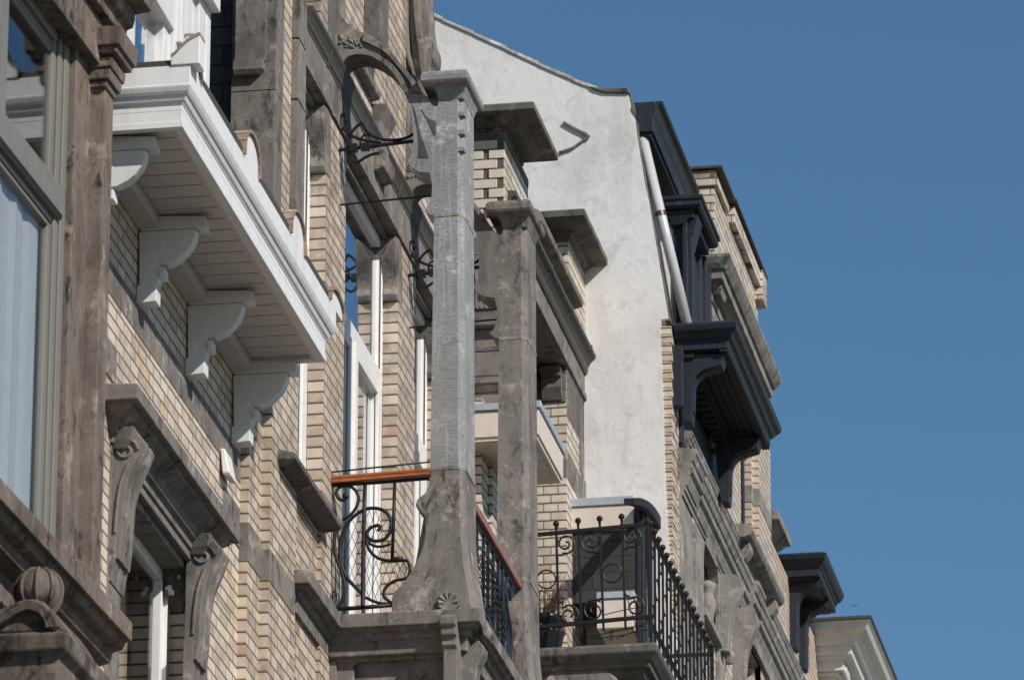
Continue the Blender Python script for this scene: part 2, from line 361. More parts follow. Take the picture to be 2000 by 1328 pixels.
co.pxz(P, -9, .10); co.pxz([(-.5, z0-.16), (-.06, z0-.16), (-.06, z0-.06), (-.03, z0-.05), (-.03, z0-.012), (-.5, z0-.012)], -9, y140+.02)
co.out('cornice', M['brownstone'], ha, .006)
MB().box(-.6, -.012, -9, -.12, zh_+.03, z0-.02).out('lintel', M['brownstone'], ha, .006)
up = MB().box(-6, -.02, -9, .0, z0+.35, 17); up.out('upper_wall', M['brownstone'], ha)
# sill
xs = WA(258, 1210, .05)[0]; zt = FA(258, 1210, xs)[1]; zb = FA(258, 1253, xs)[1]
si = MB().pxz([(-.5, zt+.012), (xs-.02, zt), (xs, zt-.012), (xs, zb), (xs-.03, zb-.002), (xs-.045, zb-.04), (.05, zb-.05), (.04, zb-.10), (-.04, zb-.12), (-.05, zb-.30), (-.5, zb-.30)], -9, .06)
si.out('window_sill', M['brownstone'], ha, .005)
# window
xf = -.13
yh, zh = FA(117, 98, xf); ztr0 = FA(98, 352, xf)[1]; ztr1 = FA(110, 462, xf)[1]
wf = MB()
yj = y140-.01
for d0, d1, x0, x1 in ((0, .075, -.20, -.10), (.085, .145, -.22, -.110), (.155, .215, -.152, -.122)):
    wf.box(x0, x1, yj-d1, yj-d0+.001, zs-.05, zh+.25)
for d0, d1, x0, x1 in ((0, .06, -.21, -.105), (.06, .12, -.23, -.13)):
    wf.box(x0, x1, -6, yj-.2, zh+.05-d1, zh+.3-d0)
wf.box(-.24, -.09, -6, yj-.085, ztr1+.06, ztr0-.01).box(-.24, -.135, -6, yj-.15, ztr0-.012, ztr0+.045).box(-.25, -.12, -6, yj-.15, ztr1-.01, ztr1+.062)
yv = FA(14, 150, xf)[0]; wf.box(-.235, -.13, yv-.5, yv, ztr0-.02, zh+.2)
wf.box(-.24, -.12, -6, yj-.1, zs-.12, zs-.03)
wo = wf.out('window', M['greyframe'], ha, .006)
gk = MB()
for za_, xg_, ye_ in ((ztr1+.066, -.086, .10), (ztr1+.010, -.116, .17), (ztr0-.018, -.131, .17)): gk.box(xg_-.04, xg_, -6, yj-ye_, za_, za_+.016)
gk.out('shadow_strip', M['dark'], wo)  # proud dark strips, painted as the shade of gaps between the bars
MB().box(-.145, -.140, -6, yj-.2, ztr0, zh+.2).out('pane', M['glass'], wo)
MB().box(-.145, -.140, -6, yj-.2, zs-.1, ztr1+.05).out('pane', M['glassA'], wo)
# sheer curtain, pleated, behind the lower light
cu = MB(); yc1 = FA(66, 800, -.17)[0]; n = 90
P = [(-.168+.008*math.sin(k*1.3)+.004*math.sin(k*2.9), lerp(-6, yc1, k/n)) for k in range(n+1)]
cu.pxy(P+[(x-.004, y) for x, y in P[::-1]], zs-.1, ztr1+.1)
cu.out('curtain', M['curtain'], wo, smooth=False)
# carved capital of the floor below: pediment block, arch and ball
cz = zb-.30
ya = -1.75
xp = WA(128, 1235, ya)[0]; zp = WA(128, 1235, ya)[1]
pd = MB()
pd.loft([(zp-.9, -.4, xp-.10, ya+.10, .0), (zp-.30, -.4, xp-.10, ya+.10, .0), (zp-.22, -.4, xp-.05, ya+.05, .0), (zp-.10, -.4, xp-.04, ya+.04, .0), (zp-.07, -.4, xp, ya, .0), (zp, -.4, xp+.01, ya-.01, .0), (zp+.02, -.4, xp-.03, ya+.02, .0)])
pd.pxz(spl([WA(a, b, ya+.02) for a, b in ((-60, 1235), (-10, 1195), (40, 1172), (80, 1172), (108, 1200), (128, 1232))], 4), ya+.02, ya+.5)
pd.out('carved_capital', M['sootstone'], ha, .012)
bc = WA(70, 1150, ya+.25); pf = [(.001, -.11)]+[(.105*math.sin(math.radians(a)), -.11*math.cos(math.radians(a))) for a in range(15, 180, 15)]+[(.001, .11)]
sb_ = MB().lathe(pf, (bc[0], ya+.3, bc[1]), 24)
for k in range(9):
    a = math.radians(k*40); sb_.tube([(bc[0]+.109*math.sin(t)*math.cos(a), ya+.3+.109*math.sin(t)*math.sin(a), bc[1]+.109*math.cos(t)) for t in [i*math.pi/12 for i in range(1, 12)]], .010, 5)
sb_.out('stone_ball', M['sootstone'], ha, smooth=True)
fr_ = MB()
for k in range(3): fr_.tube([(WA(a, b, ya-.005)[0], ya-.005, WA(a, b, ya)[1]) for a, b in spl([(-20+k*9, 1222-k*2), (20+k*8, 1188+k*3), (60, 1176+k*6), (95-k*5, 1196+k*3), (112-k*9, 1226)], 4)], .012)
fr_.out('carved_moulding', M['sootstone'], ha)
# =====================================================================================
# B. brick house with the white timber cornice
# =====================================================================================
XB = -7.0
hb = root('white_cornice_house', 'cream brick house with a white timber cornice on scrolled brackets', 'house', (XB, 28.6, 0))
yB0, yB1 = 26.82, F(468, 1000, XB)[0]
zsf = W(355, 245, 26.97)[1]
yW0 = F(238, 1100, XB)[0]; yW1 = F(382, 1110, XB)[0]; zW = F(382, 1110, XB)[1]; 
wb = MB()
wb.box(XB-.5, XB, yB0-.1, yB1, zW+.005, zsf+.02)           # wall over the window
wb.box(XB-.5, XB, yB0-.1, yW0-.02, 0, zW).box(XB-.5, XB, yW1, yB1, 0, zW).box(XB-.5, XB-.002, yW0-.02, yW1, 0, zW-1.9)
wb.out('wall', M['brickB'], hb)
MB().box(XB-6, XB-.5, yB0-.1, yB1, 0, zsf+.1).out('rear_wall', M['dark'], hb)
# stone bands
sb = MB()
def band(mb, pa, pb, x, y0, y1, pr=.004):
    z1 = F(*pa, x)[1]; z0 = F(*pb, x)[1]; mb.box(x-.2, x+pr, y0, y1, z0, z1)
band(sb, (205.6, 496), (202, 557), XB, yB0-.05, yB1-.001)
z1 = F(200, 645, XB)[1]; z0 = F(228, 750, XB)[1]
sb.box(XB-.2, XB+.006, yB0, F(226, 700, XB)[0], z0-.02, z1)
z1 = F(474, 1003, XB)[1]
sb.box(XB-.2, XB+.005, yB1-.40, yB1-.002, z1-.22, z1)
sb.out('stone_band', M['bluestone'], hb, .003)
# window hood
xh = XB+.17; yh0, zh1 = F(269, 748, xh); zh0 = F(269, 779, xh)[1]; yh1 = F(470, 1022, xh)[0]
hd = MB().loft([(zh0-.17, XB-.05, XB+.02, yh0+.14, yh1-.14), (zh0-.13, XB-.05, XB+.02, yh0+.14, yh1-.14), (zh0-.12, XB-.05, XB+.045, yh0+.11, yh1-.11), (zh0-.07, XB-.05, XB+.05, yh0+.10, yh1-.10), (zh0-.02, XB-.05, XB+.13, yh0+.04, yh1-.04), (zh0, XB-.05, XB+.13, yh0+.04, yh1-.04), (zh0+.001, XB-.05, xh, yh0, yh1), (zh1, XB-.05, xh, yh0, yh1), (zh1+.012, XB-.05, XB+.01, yh0+.005, yh1-.005)])
hd.out('window_hood', M['bluestone'], hb, .006)
# lintel, jambs
li = MB(); zl1 = zh0-.165
li.box(XB-.2, XB+.006, yW0-.30, yW1+.32, zW, zl1)
li.box(XB-.2, XB+.005, yW1+.002, yW1+.30, zW-2.0, zW-.0015).box(XB-.2, XB+.005, yW0-.30, yW0-.024, zW-2.0, zW-.0015)
li.box(XB-.2, XB-.03, yW0-.02, yW1, zW-.035, zW-.001)
li.out('stone_surround', M['bluestone'], hb, .005)
def console(x0, y0, y1, pts, ypl):
    P = WP(pts, ypl); b = MB(); b.pxz([(x0-.02, P[0][1])]+P+[(x0-.02, P[-1][1])], y0, y1)
    for k in (0.28, .72):   # raised fillets on the face
        b.pxz([(x0, P[1][1]-.01)]+[(x+.008, z-.004) for x, z in P[1:]]+[(x0, P[-1][1])], lerp(y0, y1, k)-.014, lerp(y0, y1, k)+.014)
    return b
yc = yh0+.20
cpts = [(262, 833), (266, 846), (279, 858), (276, 872), (262, 905), (250, 935), (243, 965), (240, 1000), (237, 1045), (231, 1090)]
b = console(XB, yc, yc+.24, spl(cpts, 3), yc)
zz1 = W(255, 840, yc)[1]
b.loft([(zz1-.10, XB-.02, XB+.07, yc-.02, yc+.26), (zz1-.06, XB-.02, XB+.10, yc-.04, yc+.28), (zz1-.03, XB-.02, XB+.11, yc-.05, yc+.29), (zz1, XB-.02, XB+.12, yc-.06, yc+.30)])
b.loft([(W(230, 1120, yc)[1]-.04, XB-.02, XB+.012, yc-.02, yc+.26), (W(230, 1090, yc)[1], XB-.02, XB+.03, yc-.02, yc+.26), (W(230, 1050, yc)[1], XB-.02, XB+.035, yc-.02, yc+.26)])
sx_, sz_ = W(246, 880, yc)
b.tube([(sx_+(.062-.0025*i)*math.cos(i*.42), yc-.004, sz_+(.062-.0025*i)*math.sin(i*.42)) for i in range(22)], .009, 6)
b.tube([(x-.03, yc-.002, z) for x, z in WP(spl([(262, 905), (247, 945), (240, 990), (236, 1040)], 3), yc)], .010, 6)
c1 = b.out('console', M['bluestone'], hb, .006)
yc2 = yh1-.42
twin(c1, hb, dy=yc2-yc)
# carved label stop inside the far jamb
cs = MB(); q = W(350, 1125, yW1); 
cs.loft([(q[1]-.20, XB-.14, XB-.06, yW1-.02, yW1+.01), (q[1]-.14, XB-.15, XB-.04, yW1-.05, yW1+.01), (q[1]-.05, XB-.15, XB-.02, yW1-.09, yW1+.01), (q[1], XB-.15, XB-.01, yW1-.10, yW1+.01)])
for k in range(7):
    a = random.random()*6.28; cs.lathe([(.001, -.03), (.026, -.012), (.03, .01), (.001, .035)], (XB-.09+.045*math.cos(a), yW1-.08, q[1]-.08+.05*math.sin(a)), 8)
cs.out('carved_stop', M['bluestone_dark'], hb, .004)
# lower window
xw = XB-.15
wn = MB().box(xw-.05, xw, yW1-.11, yW1+.02, zW-1.95, zW).box(xw-.05, xw+.02, yW1-.06, yW1+.02, zW-1.95, zW-.001).box(xw-.05, xw, yW0-.05, yW1, zW-.09, zW-.03).box(xw-.05, xw, yW0-.05, yW0+.12, zW-1.95, zW)
wno = wn.out('window', M['pvc'], hb, .005)
MB().box(xw-.03, xw-.025, yW0, yW1-.2, zW-1.95, zW-.05).out('pane', M['glass'], wno)
# the white cornice
xc0 = -6.5; yc0 = 26.97; yc1 = F(635, 700, xc0)[0]
zfa = W(355, 203, yc0)[1]; zog = W(385, 165, yc0-.07)[1]; ztp = W(384, 122, yc0-.07)[1]
cx = MB().ring([(zsf+.08, 0), (zfa-.004, 0), (zfa-.002, .005), (zfa+.008, .006), (zfa+.012, .016), (zfa+.03, .024), (zfa+.045, .028), (zog-.03, .032), (zog-.015, .042), (zog+.004, .050), (zog+.014, .052), (zog+.016, .048), (ztp-.01, .047), (ztp, .047)], (XB, xc0, yc0, yc1))
for a_ in ((XB, xc0, yc0, yc0+.045), (xc0-.045, xc0, yc0+.0451, yc1-.0451), (XB, xc0, yc1-.045, yc1)): cx.box(*a_, zsf-.008, zsf+.0795)
for a_ in ((XB, xc0+.005, yc0-.005, yc0+.03), (xc0-.03, xc0+.005, yc0+.0301, yc1-.0301), (XB, xc0+.005, yc1-.03, yc1+.005)): cx.box(*a_, zsf-.010, zsf+.022)
cx.out('cornice', M['white'], hb, .003)
sf = MB(); k = 0; y = yc0+.03
while y < yc1-.06:
    y2 = min(y+.158, yc1-.04); sf.box(XB+.10, xc0-.075, y, y2-.012, zsf+.012, zsf+.055); y += .158
sf.box(XB+.02, xc0-.07, yc0+.02, yc1-.03, zsf+.05, zsf+.07)
sf.box(xc0-.07, xc0-.012, yc0+.012, yc1-.012, zsf-.003, zsf+.03)
sf.box(XB+.003, XB+.11, yc0+.01, yc1-.01, zsf-.06, zsf+.011)
sf.out('soffit', M['soffit'], hb, .003)
# brackets: one profile, four pieces
yb = 28.148
B0 = [(266, 414), (396, 414), (396, 436), (376, 436), (377, 448), (374, 463), (367, 478), (355, 493), (341, 505), (321, 515), (305, 516), (305, 522), (311, 524), (311, 540), (303, 543), (302, 552), (298, 556), (298, 588), (266, 592)]
PB = WP(B0, yb); dz = zsf+.011-PB[0][1]; x0 = PB[0][0]
PB = [((x-x0)*1.0+XB+.004, z+dz if z > PB[3][1]-.02 else z) for x, z in PB]
ys = [F(265, 590, XB)[0], F(362, 737, XB)[0], F(450, 864, XB)[0]]
st = (ys[2]-ys[0])/2; first = None
for k in range(4):
    yk = ys[0]+st*(k-1)
    if first is None:
        # core, plus the slab and blocks that stand a little wider
        bk = MB(); bk.pxz([(PB[0][0], PB[3][1]-.002)]+[(PB[3][0], PB[3][1]-.002)]+PB[4:], yk+.012, yk+.085)
        bk.pxz([PB[0], PB[1], PB[2], PB[3], (PB[18][0], PB[3][1])], yk, yk+.10)
        bk.box(XB+.003, PB[12][0], yk, yk+.10, PB[16][1]-.085, PB[16][1]-.003) if 0 else None
        bk.pxz([(XB+.003, PB[16][1]), (PB[16][0]+.006, PB[16][1]), (PB[16][0]+.006, PB[17][1]), (XB+.003, PB[18][1]-.002)], yk, yk+.097)
        bk.pxz([(PB[11][0]-.004, PB[12][1]+.006), (PB[12][0]+.012, PB[12][1]+.006), (PB[13][0]+.012, PB[13][1]), (PB[13][0]-.012, PB[13][1])], yk+.004, yk+.093)
        tri = WP([(267, 470), (320, 469), (266, 571)], yb); bk.pxz([(x-x0+XB+.004, z) for x, z in tri], yk+.009, yk+.03)
        first = bk.out('bracket', M['offwhite'], hb, .003)
    else: twin(first, hb, dy=st*k)
# gutter edge and the little tiled humps along it
gt = MB(); xg = xc0+.05
gt.box(XB, xg-.03, yc0-.04, yc1+.03, ztp, ztp+.035)
gt.box(xg-.035, xg-.008, yc0-.02, yc1+.03, ztp+.001, ztp+.055)
gt.out('gutter', M['lead'], hb, .006)
def hump(yc_, w_, h_, x0, x1, zb_, n=10): return [(yc_-w_*math.cos(math.pi*i/n), zb_+h_*(math.sin(math.pi*i/n)**.7)) for i in range(n+1)]
def rim(mb, P, x0, x1, t=.016):
    n = len(P)
    for i in range(n-1):
        (a, b), (c, d) = P[i], P[i+1]; l = math.hypot(c-a, d-b) or 1; nx, nz = -(d-b)/l*t, (c-a)/l*t
        mb.pyz([(a, b), (c, d), (c+nx, d+nz), (a+nx, b+nz)], x0, x1)
for (px, py) in ((492, 300), (582, 445), (658, 570)):
    yk = F(px, py, xg)[0]; w_ = .17; h_ = .17 if px < 650 else .10
    P = hump(yk, w_, h_, 0, 0, ztp-.0)
    a = MB().pyz(P, xg-.22, xg-.004).out('cornice_hump', M['white'], hb, .004)
    r = MB(); rim(r, P, xg-.24, xg+.012); r.out('tile_rim', M['verge'], a)
# corner hump: same curve on both faces of the corner
P = WP(spl([(334, 113), (342, 108), (352, 97), (366, 84), (380, 75), (391, 70)], 3), yc0-.05)
h0 = P[0][1]; zpk = W(391, 70, yc0-.05)[1]
a = MB().pxz(P+[(P[-1][0], ztp), (P[0][0], ztp)], yc0-.056, yc0+.06)
Py = [(yc0-.052, ztp), (yc0-.052, zpk), (yc0+.05, zpk-.02), (yc0+.13, zpk-.08), (yc0+.18, zpk-.16), (yc0+.20, ztp)]
a.pyz(Py, xg-.03, xg-.002)
a = a.out('cornice_hump', M['white'], hb, .004)
r = MB()
for i in range(len(P)-1):
    (x0_, z0_), (x1_, z1_) = P[i], P[i+1]; r.pxz([(x0_, z0_), (x1_, z1_), (x1_, z1_+.016), (x0_, z0_+.016)], yc0-.06, yc0+.06)
rim(r, Py[1:], xg-.035, xg+.012); r.out('tile_rim', M['verge'], a)
# white dormer over the cornice
XD = -6.97; yd0 = F(228, 60, XD)[0]-1.2; yd1 = F(396, 40, XD)[0]; dz0 = ztp-.1; dz1 = ztp+2.2
yo0 = F(272, 60, XD)[0]; yo1 = F(318, 60, XD)[0]+.2
dm = MB().box(XD-.06, XD, yd0, yo0-.35, dz0, dz1).box(XD-.06, XD, yo1+.3, yd1-.02, dz0, dz1).box(XD-.9, XD-.04, yd1-.03, yd1, dz0, dz1).box(XD-.06, XD+.003, yd0, yd1-.02, dz0, ztp+.06)
dm.box(XD-.06, XD+.04, yd1-.42, yd1-.08, dz0, dz0+.36).box(XD-.06, XD+.10, yd1-.46, yd1-.02, F(385, 12, XD)[1], F(385, 12, XD)[1]+.10)
dm.box(XD-.06, XD+.03, yo0-.45, yo0-.25, dz0, dz1).box(XD-.06, XD+.05, yd1-.12, yd1-.021, dz0, dz1).box(XD-.06, XD+.025, yo1+.34, yo1+.40, dz0, dz1)
do = dm.out('dormer', M['white'], hb, .005)
df = MB()
for k, (a, x0, x1) in enumerate(((.30, -.02, .03), (.18, -.05, .0), (.07, -.09, -.03))): df.box(XD+x0-.04, XD+x1, yo1+a-.12, yo1+a, dz0, dz1)
df.box(XD-.09, XD-.02, yo0-.35, yo0-.0, dz0, dz1)
df.box(XD-.09, XD-.07, yo0, yo1, dz0+.62, dz0+.66)
df.box(XD-.06, XD-.005, yo0, yo1+.1, dz0, ztp+.12)
zhd = F(282, 12, XD-.08)[1]
df.box(XD-.088, XD-.002, yo0-.3, yo1+.3, zhd, dz1).box(XD-.05, XD+.028, yo1+.1, yo1+.33, zhd-.05, dz1)
wi = df.out('window_frame', M['offwhite'], do, .006)
zhp = F(362, 34, XD+.03)[1]; MB().box(XD-.05, XD+.048, yo1+.41, yd1-.125, zhp, dz1).out('pilaster_head', M['offwhite'], do, .004)
MB().box(XD-.085, XD-.08, yo0-.4, yo1+.3, dz0, dz1).out('pane', M['glassC'], wi)
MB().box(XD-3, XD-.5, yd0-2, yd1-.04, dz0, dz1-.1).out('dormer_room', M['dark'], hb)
# roof slope with slates
rf = MB().pxz([(XB-.02, zsf+.1), (XB-.05, ztp+.02), (-8.2, ztp+.3), (-9.6, ztp+3.6), (-13, ztp+3.6), (-13, zsf+.1)], yB0-.1, yB1-.002)
rf.out('roof', M['slate'], hb)
sl = MB(); sl.box(XD-1.2, XD-.16, yd1+.001, yd1+.03, dz0, dz1); sl.out('dormer_cheek', M['slate'], hb)
ypp_, zpp_ = F(432, 30, -7.7); pp = MB(); pp.tube([(-7.7, ypp_, dz0), (-7.7, ypp_, dz1+1)], .06, 12); pp.lathe([(.06, -.05), (.085, -.04), (.085, .05), (.06, .06)], (-7.7, ypp_, zpp_), 12)
pp.out('downpipe', M['lead'], hb, smooth=True)
# floodlight on the brickwork
yl, zl = F(436, 912, XB)
fl = root('wall_lamp', 'small white floodlight tilted down on the brick wall under the white cornice', 'lamp', (XB, yl, zl))
MB().box(XB-.02, XB+.03, yl-.03, yl+.03, zl-.03, zl+.04).out('bracket', M['pvc'], fl, .004)
MB().loft([(zl-.075, XB+.028, XB+.06, yl-.09, yl+.06), (zl-.065, XB+.018, XB+.058, yl-.10, yl+.07), (zl+.065, XB+.004, XB+.030, yl-.10, yl+.07), (zl+.075, XB+.004, XB+.022, yl-.09, yl+.06)]).out('lamp_head', M['pvc'], fl, .006)
# =====================================================================================
# C. balcony house: buff brick, tall white windows, stone balcony with tall pillars
# =====================================================================================
XC = -6.90; XCw = -7.0
hc = root('pillar_balcony_house', 'buff brick house with tall stone balcony pillars and arched stone braces', 'house', (XC, 33.5, 0))
Y1 = 32.45; DY = 2.10; Y2 = Y1+DY
yCa = F(510, 1000, -6.95)[0]                     # second step of the near pier
zlin = F(592.5, 127, XC)[1]; zg0 = F(592, 44, XC)[1]; zg1 = zg0+.12
yo = [(F(583, 750, XC)[0], F(634, 600, XC)[0]), (F(673, 600, XC)[0], F(778, 600, XC)[0]), (F(812, 600, XC)[0], 35.78)]
yCe = 36.62; zsl = F(679, 1218, -6.81)[1]
zsill = F(668, 1020, XC+.10)[1]
wc = MB()
wc.box(XCw-.4, XC, yCa, yo[0][0], 0, zlin-1.55).box(XCw-.4, -6.952, yB1, yCa, 0, zlin-1.55)
for a, b in ((yo[0][1], yo[1][0]), (yo[1][1], yo[2][0]), (yo[2][1], yCe)): wc.box(XCw-.4, XC, a, b, 0, zlin+.001)
wc.box(XCw-.4, XC-.02, yo[0][0], yo[0][1], 0, zsill-.04)
wc.box(XCw-.4, XC-.004, yo[0][1]-.2, 35.9, zg0+.01, zg0+.9).box(XCw-.4, XC-.004, yo[0][1]-.2, 34.62, zg0+.9, zg0+2.6)
wc.box(XCw-.4, XC-.01, yo[1][0], yo[2][1], 0, zsl-.1)
wc.out('wall', M['brickC'], hc)
MB().box(-13, XCw-.42, yB1+.002, yCe, 0, zg0+1.2).out('rear_wall', M['dark'], hc)
# lintel beam, gutter moulding
lb = MB(); lb.box(XCw-.3, XC+.006, yo[0][0]-.012, yCe, zlin, zg0+.02)
lb.box(XCw-.05, XC+.016, yo[0][0]-.01, yCe, zlin+.002, zlin+.022)
lb.out('lintel', M['bluestone'], hc, .004)
gm = MB(); GS = lambda L: [(XC+(x-XC)*.62, z) for x, z in L]; gm.pxz([(XC-.05, zg0-.01), (XC+.015, zg0-.01), (XC+.018, zg0+.01), (XC+.03, zg0+.02), (XC+.036, zg0+.05), (XC+.055, zg0+.08), (XC+.075, zg0+.10), (XC+.078, zg1), (XC+.07, zg1+.005), (XC-.05, zg1+.012)] if 0 else GS([(XC-.05, zg0-.01), (XC+.015, zg0-.01), (XC+.018, zg0+.01), (XC+.03, zg0+.02), (XC+.036, zg0+.05), (XC+.055, zg0+.08), (XC+.075, zg0+.10), (XC+.078, zg1), (XC+.07, zg1+.005), (XC-.05, zg1+.012)]), yo[0][0]+.03, yCe)
for k in range(5): yy = yo[0][0]+.6+k*1.05; gm.pxz(GS([(XC-.05, zg0-.014), (XC+.02, zg0-.014), (XC+.04, zg0+.02), (XC+.06, zg0+.08), (XC+.083, zg0+.10), (XC+.083, zg1+.006), (XC-.05, zg1+.016)]), yy, yy+.03)
gm.out('gutter', M['lead'], hc, .003)
# near stone pilaster, panelled
yP = yCa; xp0 = W(449, 300, yP)[0]; xp1 = W(535, 300, yP)[0]
zp = MB(); zj = W(490, 178, yP)[1]
y551 = F(551, 300, xp1)[0]; y565 = F(565, 300, xp1-.015)[0]
zp.box(xp0, xp1, yP, y551, zlin-1.6, zj-.003).box(xp0, xp1, yP, y551, zj+.002, zlin+3)
MB().box(-13, xp0+.05, yP+.12, yP+.3, zlin-1.6, zlin+3).out('side_cladding', M['slate'], hc)
zp.box(xp0+.02, xp1-.05, yP+.1, y551-.02, zj-.01, zj+.01)
q = [W(460, -60, yP), W(519, 137, yP)]
zp.loft([(q[1][1]-.035, xp0+.02, q[1][0]-.03, yP-.04, yP+.1), (q[1][1]-.01, xp0+.02, q[1][0]-.005, yP-.055, yP+.1), (q[1][1]+.045, xp0+.02, q[1][0]-.005, yP-.055, yP+.1), (q[1][1]+.046, xp0+.022, q[1][0], yP-.022, yP+.1), (zlin+3, xp0+.022, q[1][0]+.004, yP-.022, yP+.1)])
zp.out('panelled_pilaster', M['bluestone'], hc, .006)
MB().box(XCw-.2, xp1-.013, y551, y565+.02, zlin-1.6, zlin+3).out('brick_strip', M['brickC'], hc)
# stone strip beside the first window
x580 = W(580, 300, y565)[0]; y592 = yo[0][0]+.005
ss = MB()
for a, b in ((zlin-1.6, W(570, 195, y565)[1]), (W(570, 193, y565)[1]+.002, W(570, 76, y565)[1]), (W(570, 74, y565)[1]+.002, zlin+3)): ss.box(XCw-.2, x580, y565+.005, y592, a, b-.003)
ss.box(XCw-.2, x580-.02, y565+.02, y592-.01, zlin-1.6, zlin+3)
ss.out('stone_strip', M['bluestone'], hc, .004)
# courses of stone on the piers
sb = MB(); z1 = F(507, 1044, XC)[1]; z0 = F(507, 1108, XC)[1]
sb.box(XCw, XC+.005, yCa-.005, yo[0][0]-.03, z0, z1)
sb.out('stone_band', M['bluestone'], hc, .003)
sb = MB(); sb.box(XCw, -6.947, yB1-.004, yCa-.006, F(474, 1003, -6.95)[1]-.22, F(474, 1003, -6.95)[1])
sb.out('stone_band', M['bluestone'], hc, .003)
# window sill
ws = MB(); xs_ = XC+.10; ys0, _ = F(577, 890, xs_); ys1 = F(668, 1022, xs_)[0]
ws.loft([(zsill-.075, XCw, XC-.0, ys0+.04, ys1-.05), (zsill-.055, XCw, xs_-.02, ys0+.01, ys1-.01), (zsill-.04, XCw, xs_, ys0, ys1), (zsill-.008, XCw, xs_, ys0, ys1), (zsill+.03, XCw, XC-.02, ys0+.02, ys1-.02)])
ws.out('window_sill', M['bluestone_dark'], hc, .005)
# corbels at the heads of the openings
first = None
for a, b in yo:
    if first is None:
        zt = W(620, 215, b)[1]; zb_ = W(620, 340, b)[1]; h = zt-zb_
        P = [(b+.01, zlin), (b-.075, zlin), (b-.075, zt+.035), (b-.095, zt+.03), (b-.095, zt+.005), (b-.08, zt), (b-.098, zt-.03), (b-.10, zt-.08), (b-.085, zt-.16), (b-.05, zt-.24), (b-.035, zt-.30), (b-.045, zt-.35), (b-.05, zb_+.03), (b-.035, zb_), (b+.01, zb_)]
        P = [P[0], P[1], P[2], P[3], P[4]]+spl(P[5:13], 3)+P[13:]
        c = MB().pyz(P, XCw-.04, XC-.001)
        c.pyz([(b+.04, zlin-.003)]+[(y+.04, z) for y, z in P[5:-1]]+[(b+.12, zb_+.02), (b+.10, zb_+.25), (b+.06, zt)], XC-.01, XC+.003)
        first = c.out('corbel', M['bluestone'], hc, .004); b0 = b
    else: twin(first, hc, dy=b-b0)
# tall white windows
def tall_window(y0, y1, z0, z1, xf, parent, ztr, double=True):
    m = MB(); t = .05
    m.box(xf-.06, xf, y0, y0+.09, z0, z1).box(xf-.06, xf, y1-.09, y1, z0, z1).box(xf-.06, xf-.001, y0+.09, y1-.09, z1-.10, z1)
    m.box(xf-.06, xf-.001, y0+.09, y1-.09, z0, z0+.12).box(xf-.06, xf+.006, y0+.06, y1-.06, ztr-.055, ztr+.055)
    ym = (y0+y1)/2-.10
    L = [(y0+.07, ym+.01), (ym-.01, y1-.07)] if double else [(y0+.07, y1-.07)]
    for a, b in L:
        m.box(xf-.05, xf+.016, a, a+.125, z0+.05, ztr-.06).box(xf-.05, xf+.016, b-.125, b, z0+.05, ztr-.06)
        m.box(xf-.05, xf+.015, a+.125, b-.125, ztr-.13, ztr-.06).box(xf-.05, xf+.015, a+.125, b-.125, z0+.05, z0+.17)
    if double: m.box(xf-.05, xf+.03, ym-.028, ym+.028, z0+.05, ztr-.06)
    for yy in (y0+.045, y1-.045): m.box(xf-.05, xf+.004, yy-.012, yy+.012, z0, z1)
    o = m.out('window', M['pvc'], parent, .004)
    gk = MB()
    for a, b in L:
        for yy in (a-.002, b+.002): gk.box(xf+.010, xf+.0168, yy-.0045, yy+.0045, z0+.05, ztr-.06)
        for yy in (a+.123, b-.123): gk.box(xf-.006, xf-.002, yy-.005, yy+.005, z0+.17, ztr-.13)
    for yy in (y0+.088, y1-.088): gk.box(xf-.004, xf+.0005, yy-.006, yy+.006, ztr+.055, z1-.1)
    gk.out('gasket', M['dark'], o)
    MB().box(xf-.034, xf-.029, y0+.05, y1-.05, z0+.1, ztr-.08).out('pane', M['glassC'], o)
    MB().box(xf-.034, xf-.029, y0+.05, y1-.05, ztr+.05, z1-.05).out('pane', M['glassC'], o)
    return o
ztr = F(700, 655, XCw)[1]-.06
tall_window(yo[0][0]-.02, yo[0][1]+.004, zsill-.03, zlin+.02, XCw+.005, hc, ztr, False)
tall_window(yo[1][0]-.02, yo[1][1]+.004, zsl, zlin+.02, XCw+.005, hc, ztr)
tall_window(yo[2][0]-.02, yo[2][1]+.004, zsill-.03, zlin+.02, XCw+.005, hc, ztr, False)
rr = MB()
for a, b in yo: rr.tube([(XCw+.03, a, zlin-.012), (XCw+.03, b-.1, zlin-.012)], .022, 8)
rr.out('blind_rod', M['bluestone'], hc, smooth=True)
# stone bits of the upper storey seen through the arch
us = MB(); yv = F(651, 60, XC)[0]; y641 = F(641, 60, XC)[0]
us.box(XCw, XC+.004, y641, Y1+.01, zg1, zg1+2.4)
ya = Y1+.78; xa = W(701, 60, ya)[0]; xb = W(741, 60, ya)[0]
us.box(XCw-.3, xb, ya, F(759, 60, xb)[0], W(720, 92, ya)[1], zg1+3)
us.out('upper_pier', M['bluestone_dark'], hc, .006)
sh_ = MB(); ya0, zs0 = F(714, 133, XC+.06); ya1 = F(747, 183, XC+.06)[0]
sh_.loft([(zs0-.02, XCw, XC+.02, ya0-.10, ya1-.03), (zs0, XCw, XC+.05, ya0-.10, ya1), (zs0+.045, XCw, XC+.055, ya0-.10, ya1)])
yq_, zq_ = F(745, 205, XC+.05)
sh_.loft([(zq_-.42, XCw, XC+.02, yq_, yq_+.28), (zq_-.40, XCw, XC+.07, yq_, yq_+.28), (zq_-.30, XCw, XC+.08, yq_-.02, yq_+.30), (zq_-.28, XCw, XC+.04, yq_, yq_+.28), (zq_-.10, XCw, XC+.05, yq_, yq_+.28), (zq_, XCw, XC+.09, yq_-.03, yq_+.30)])
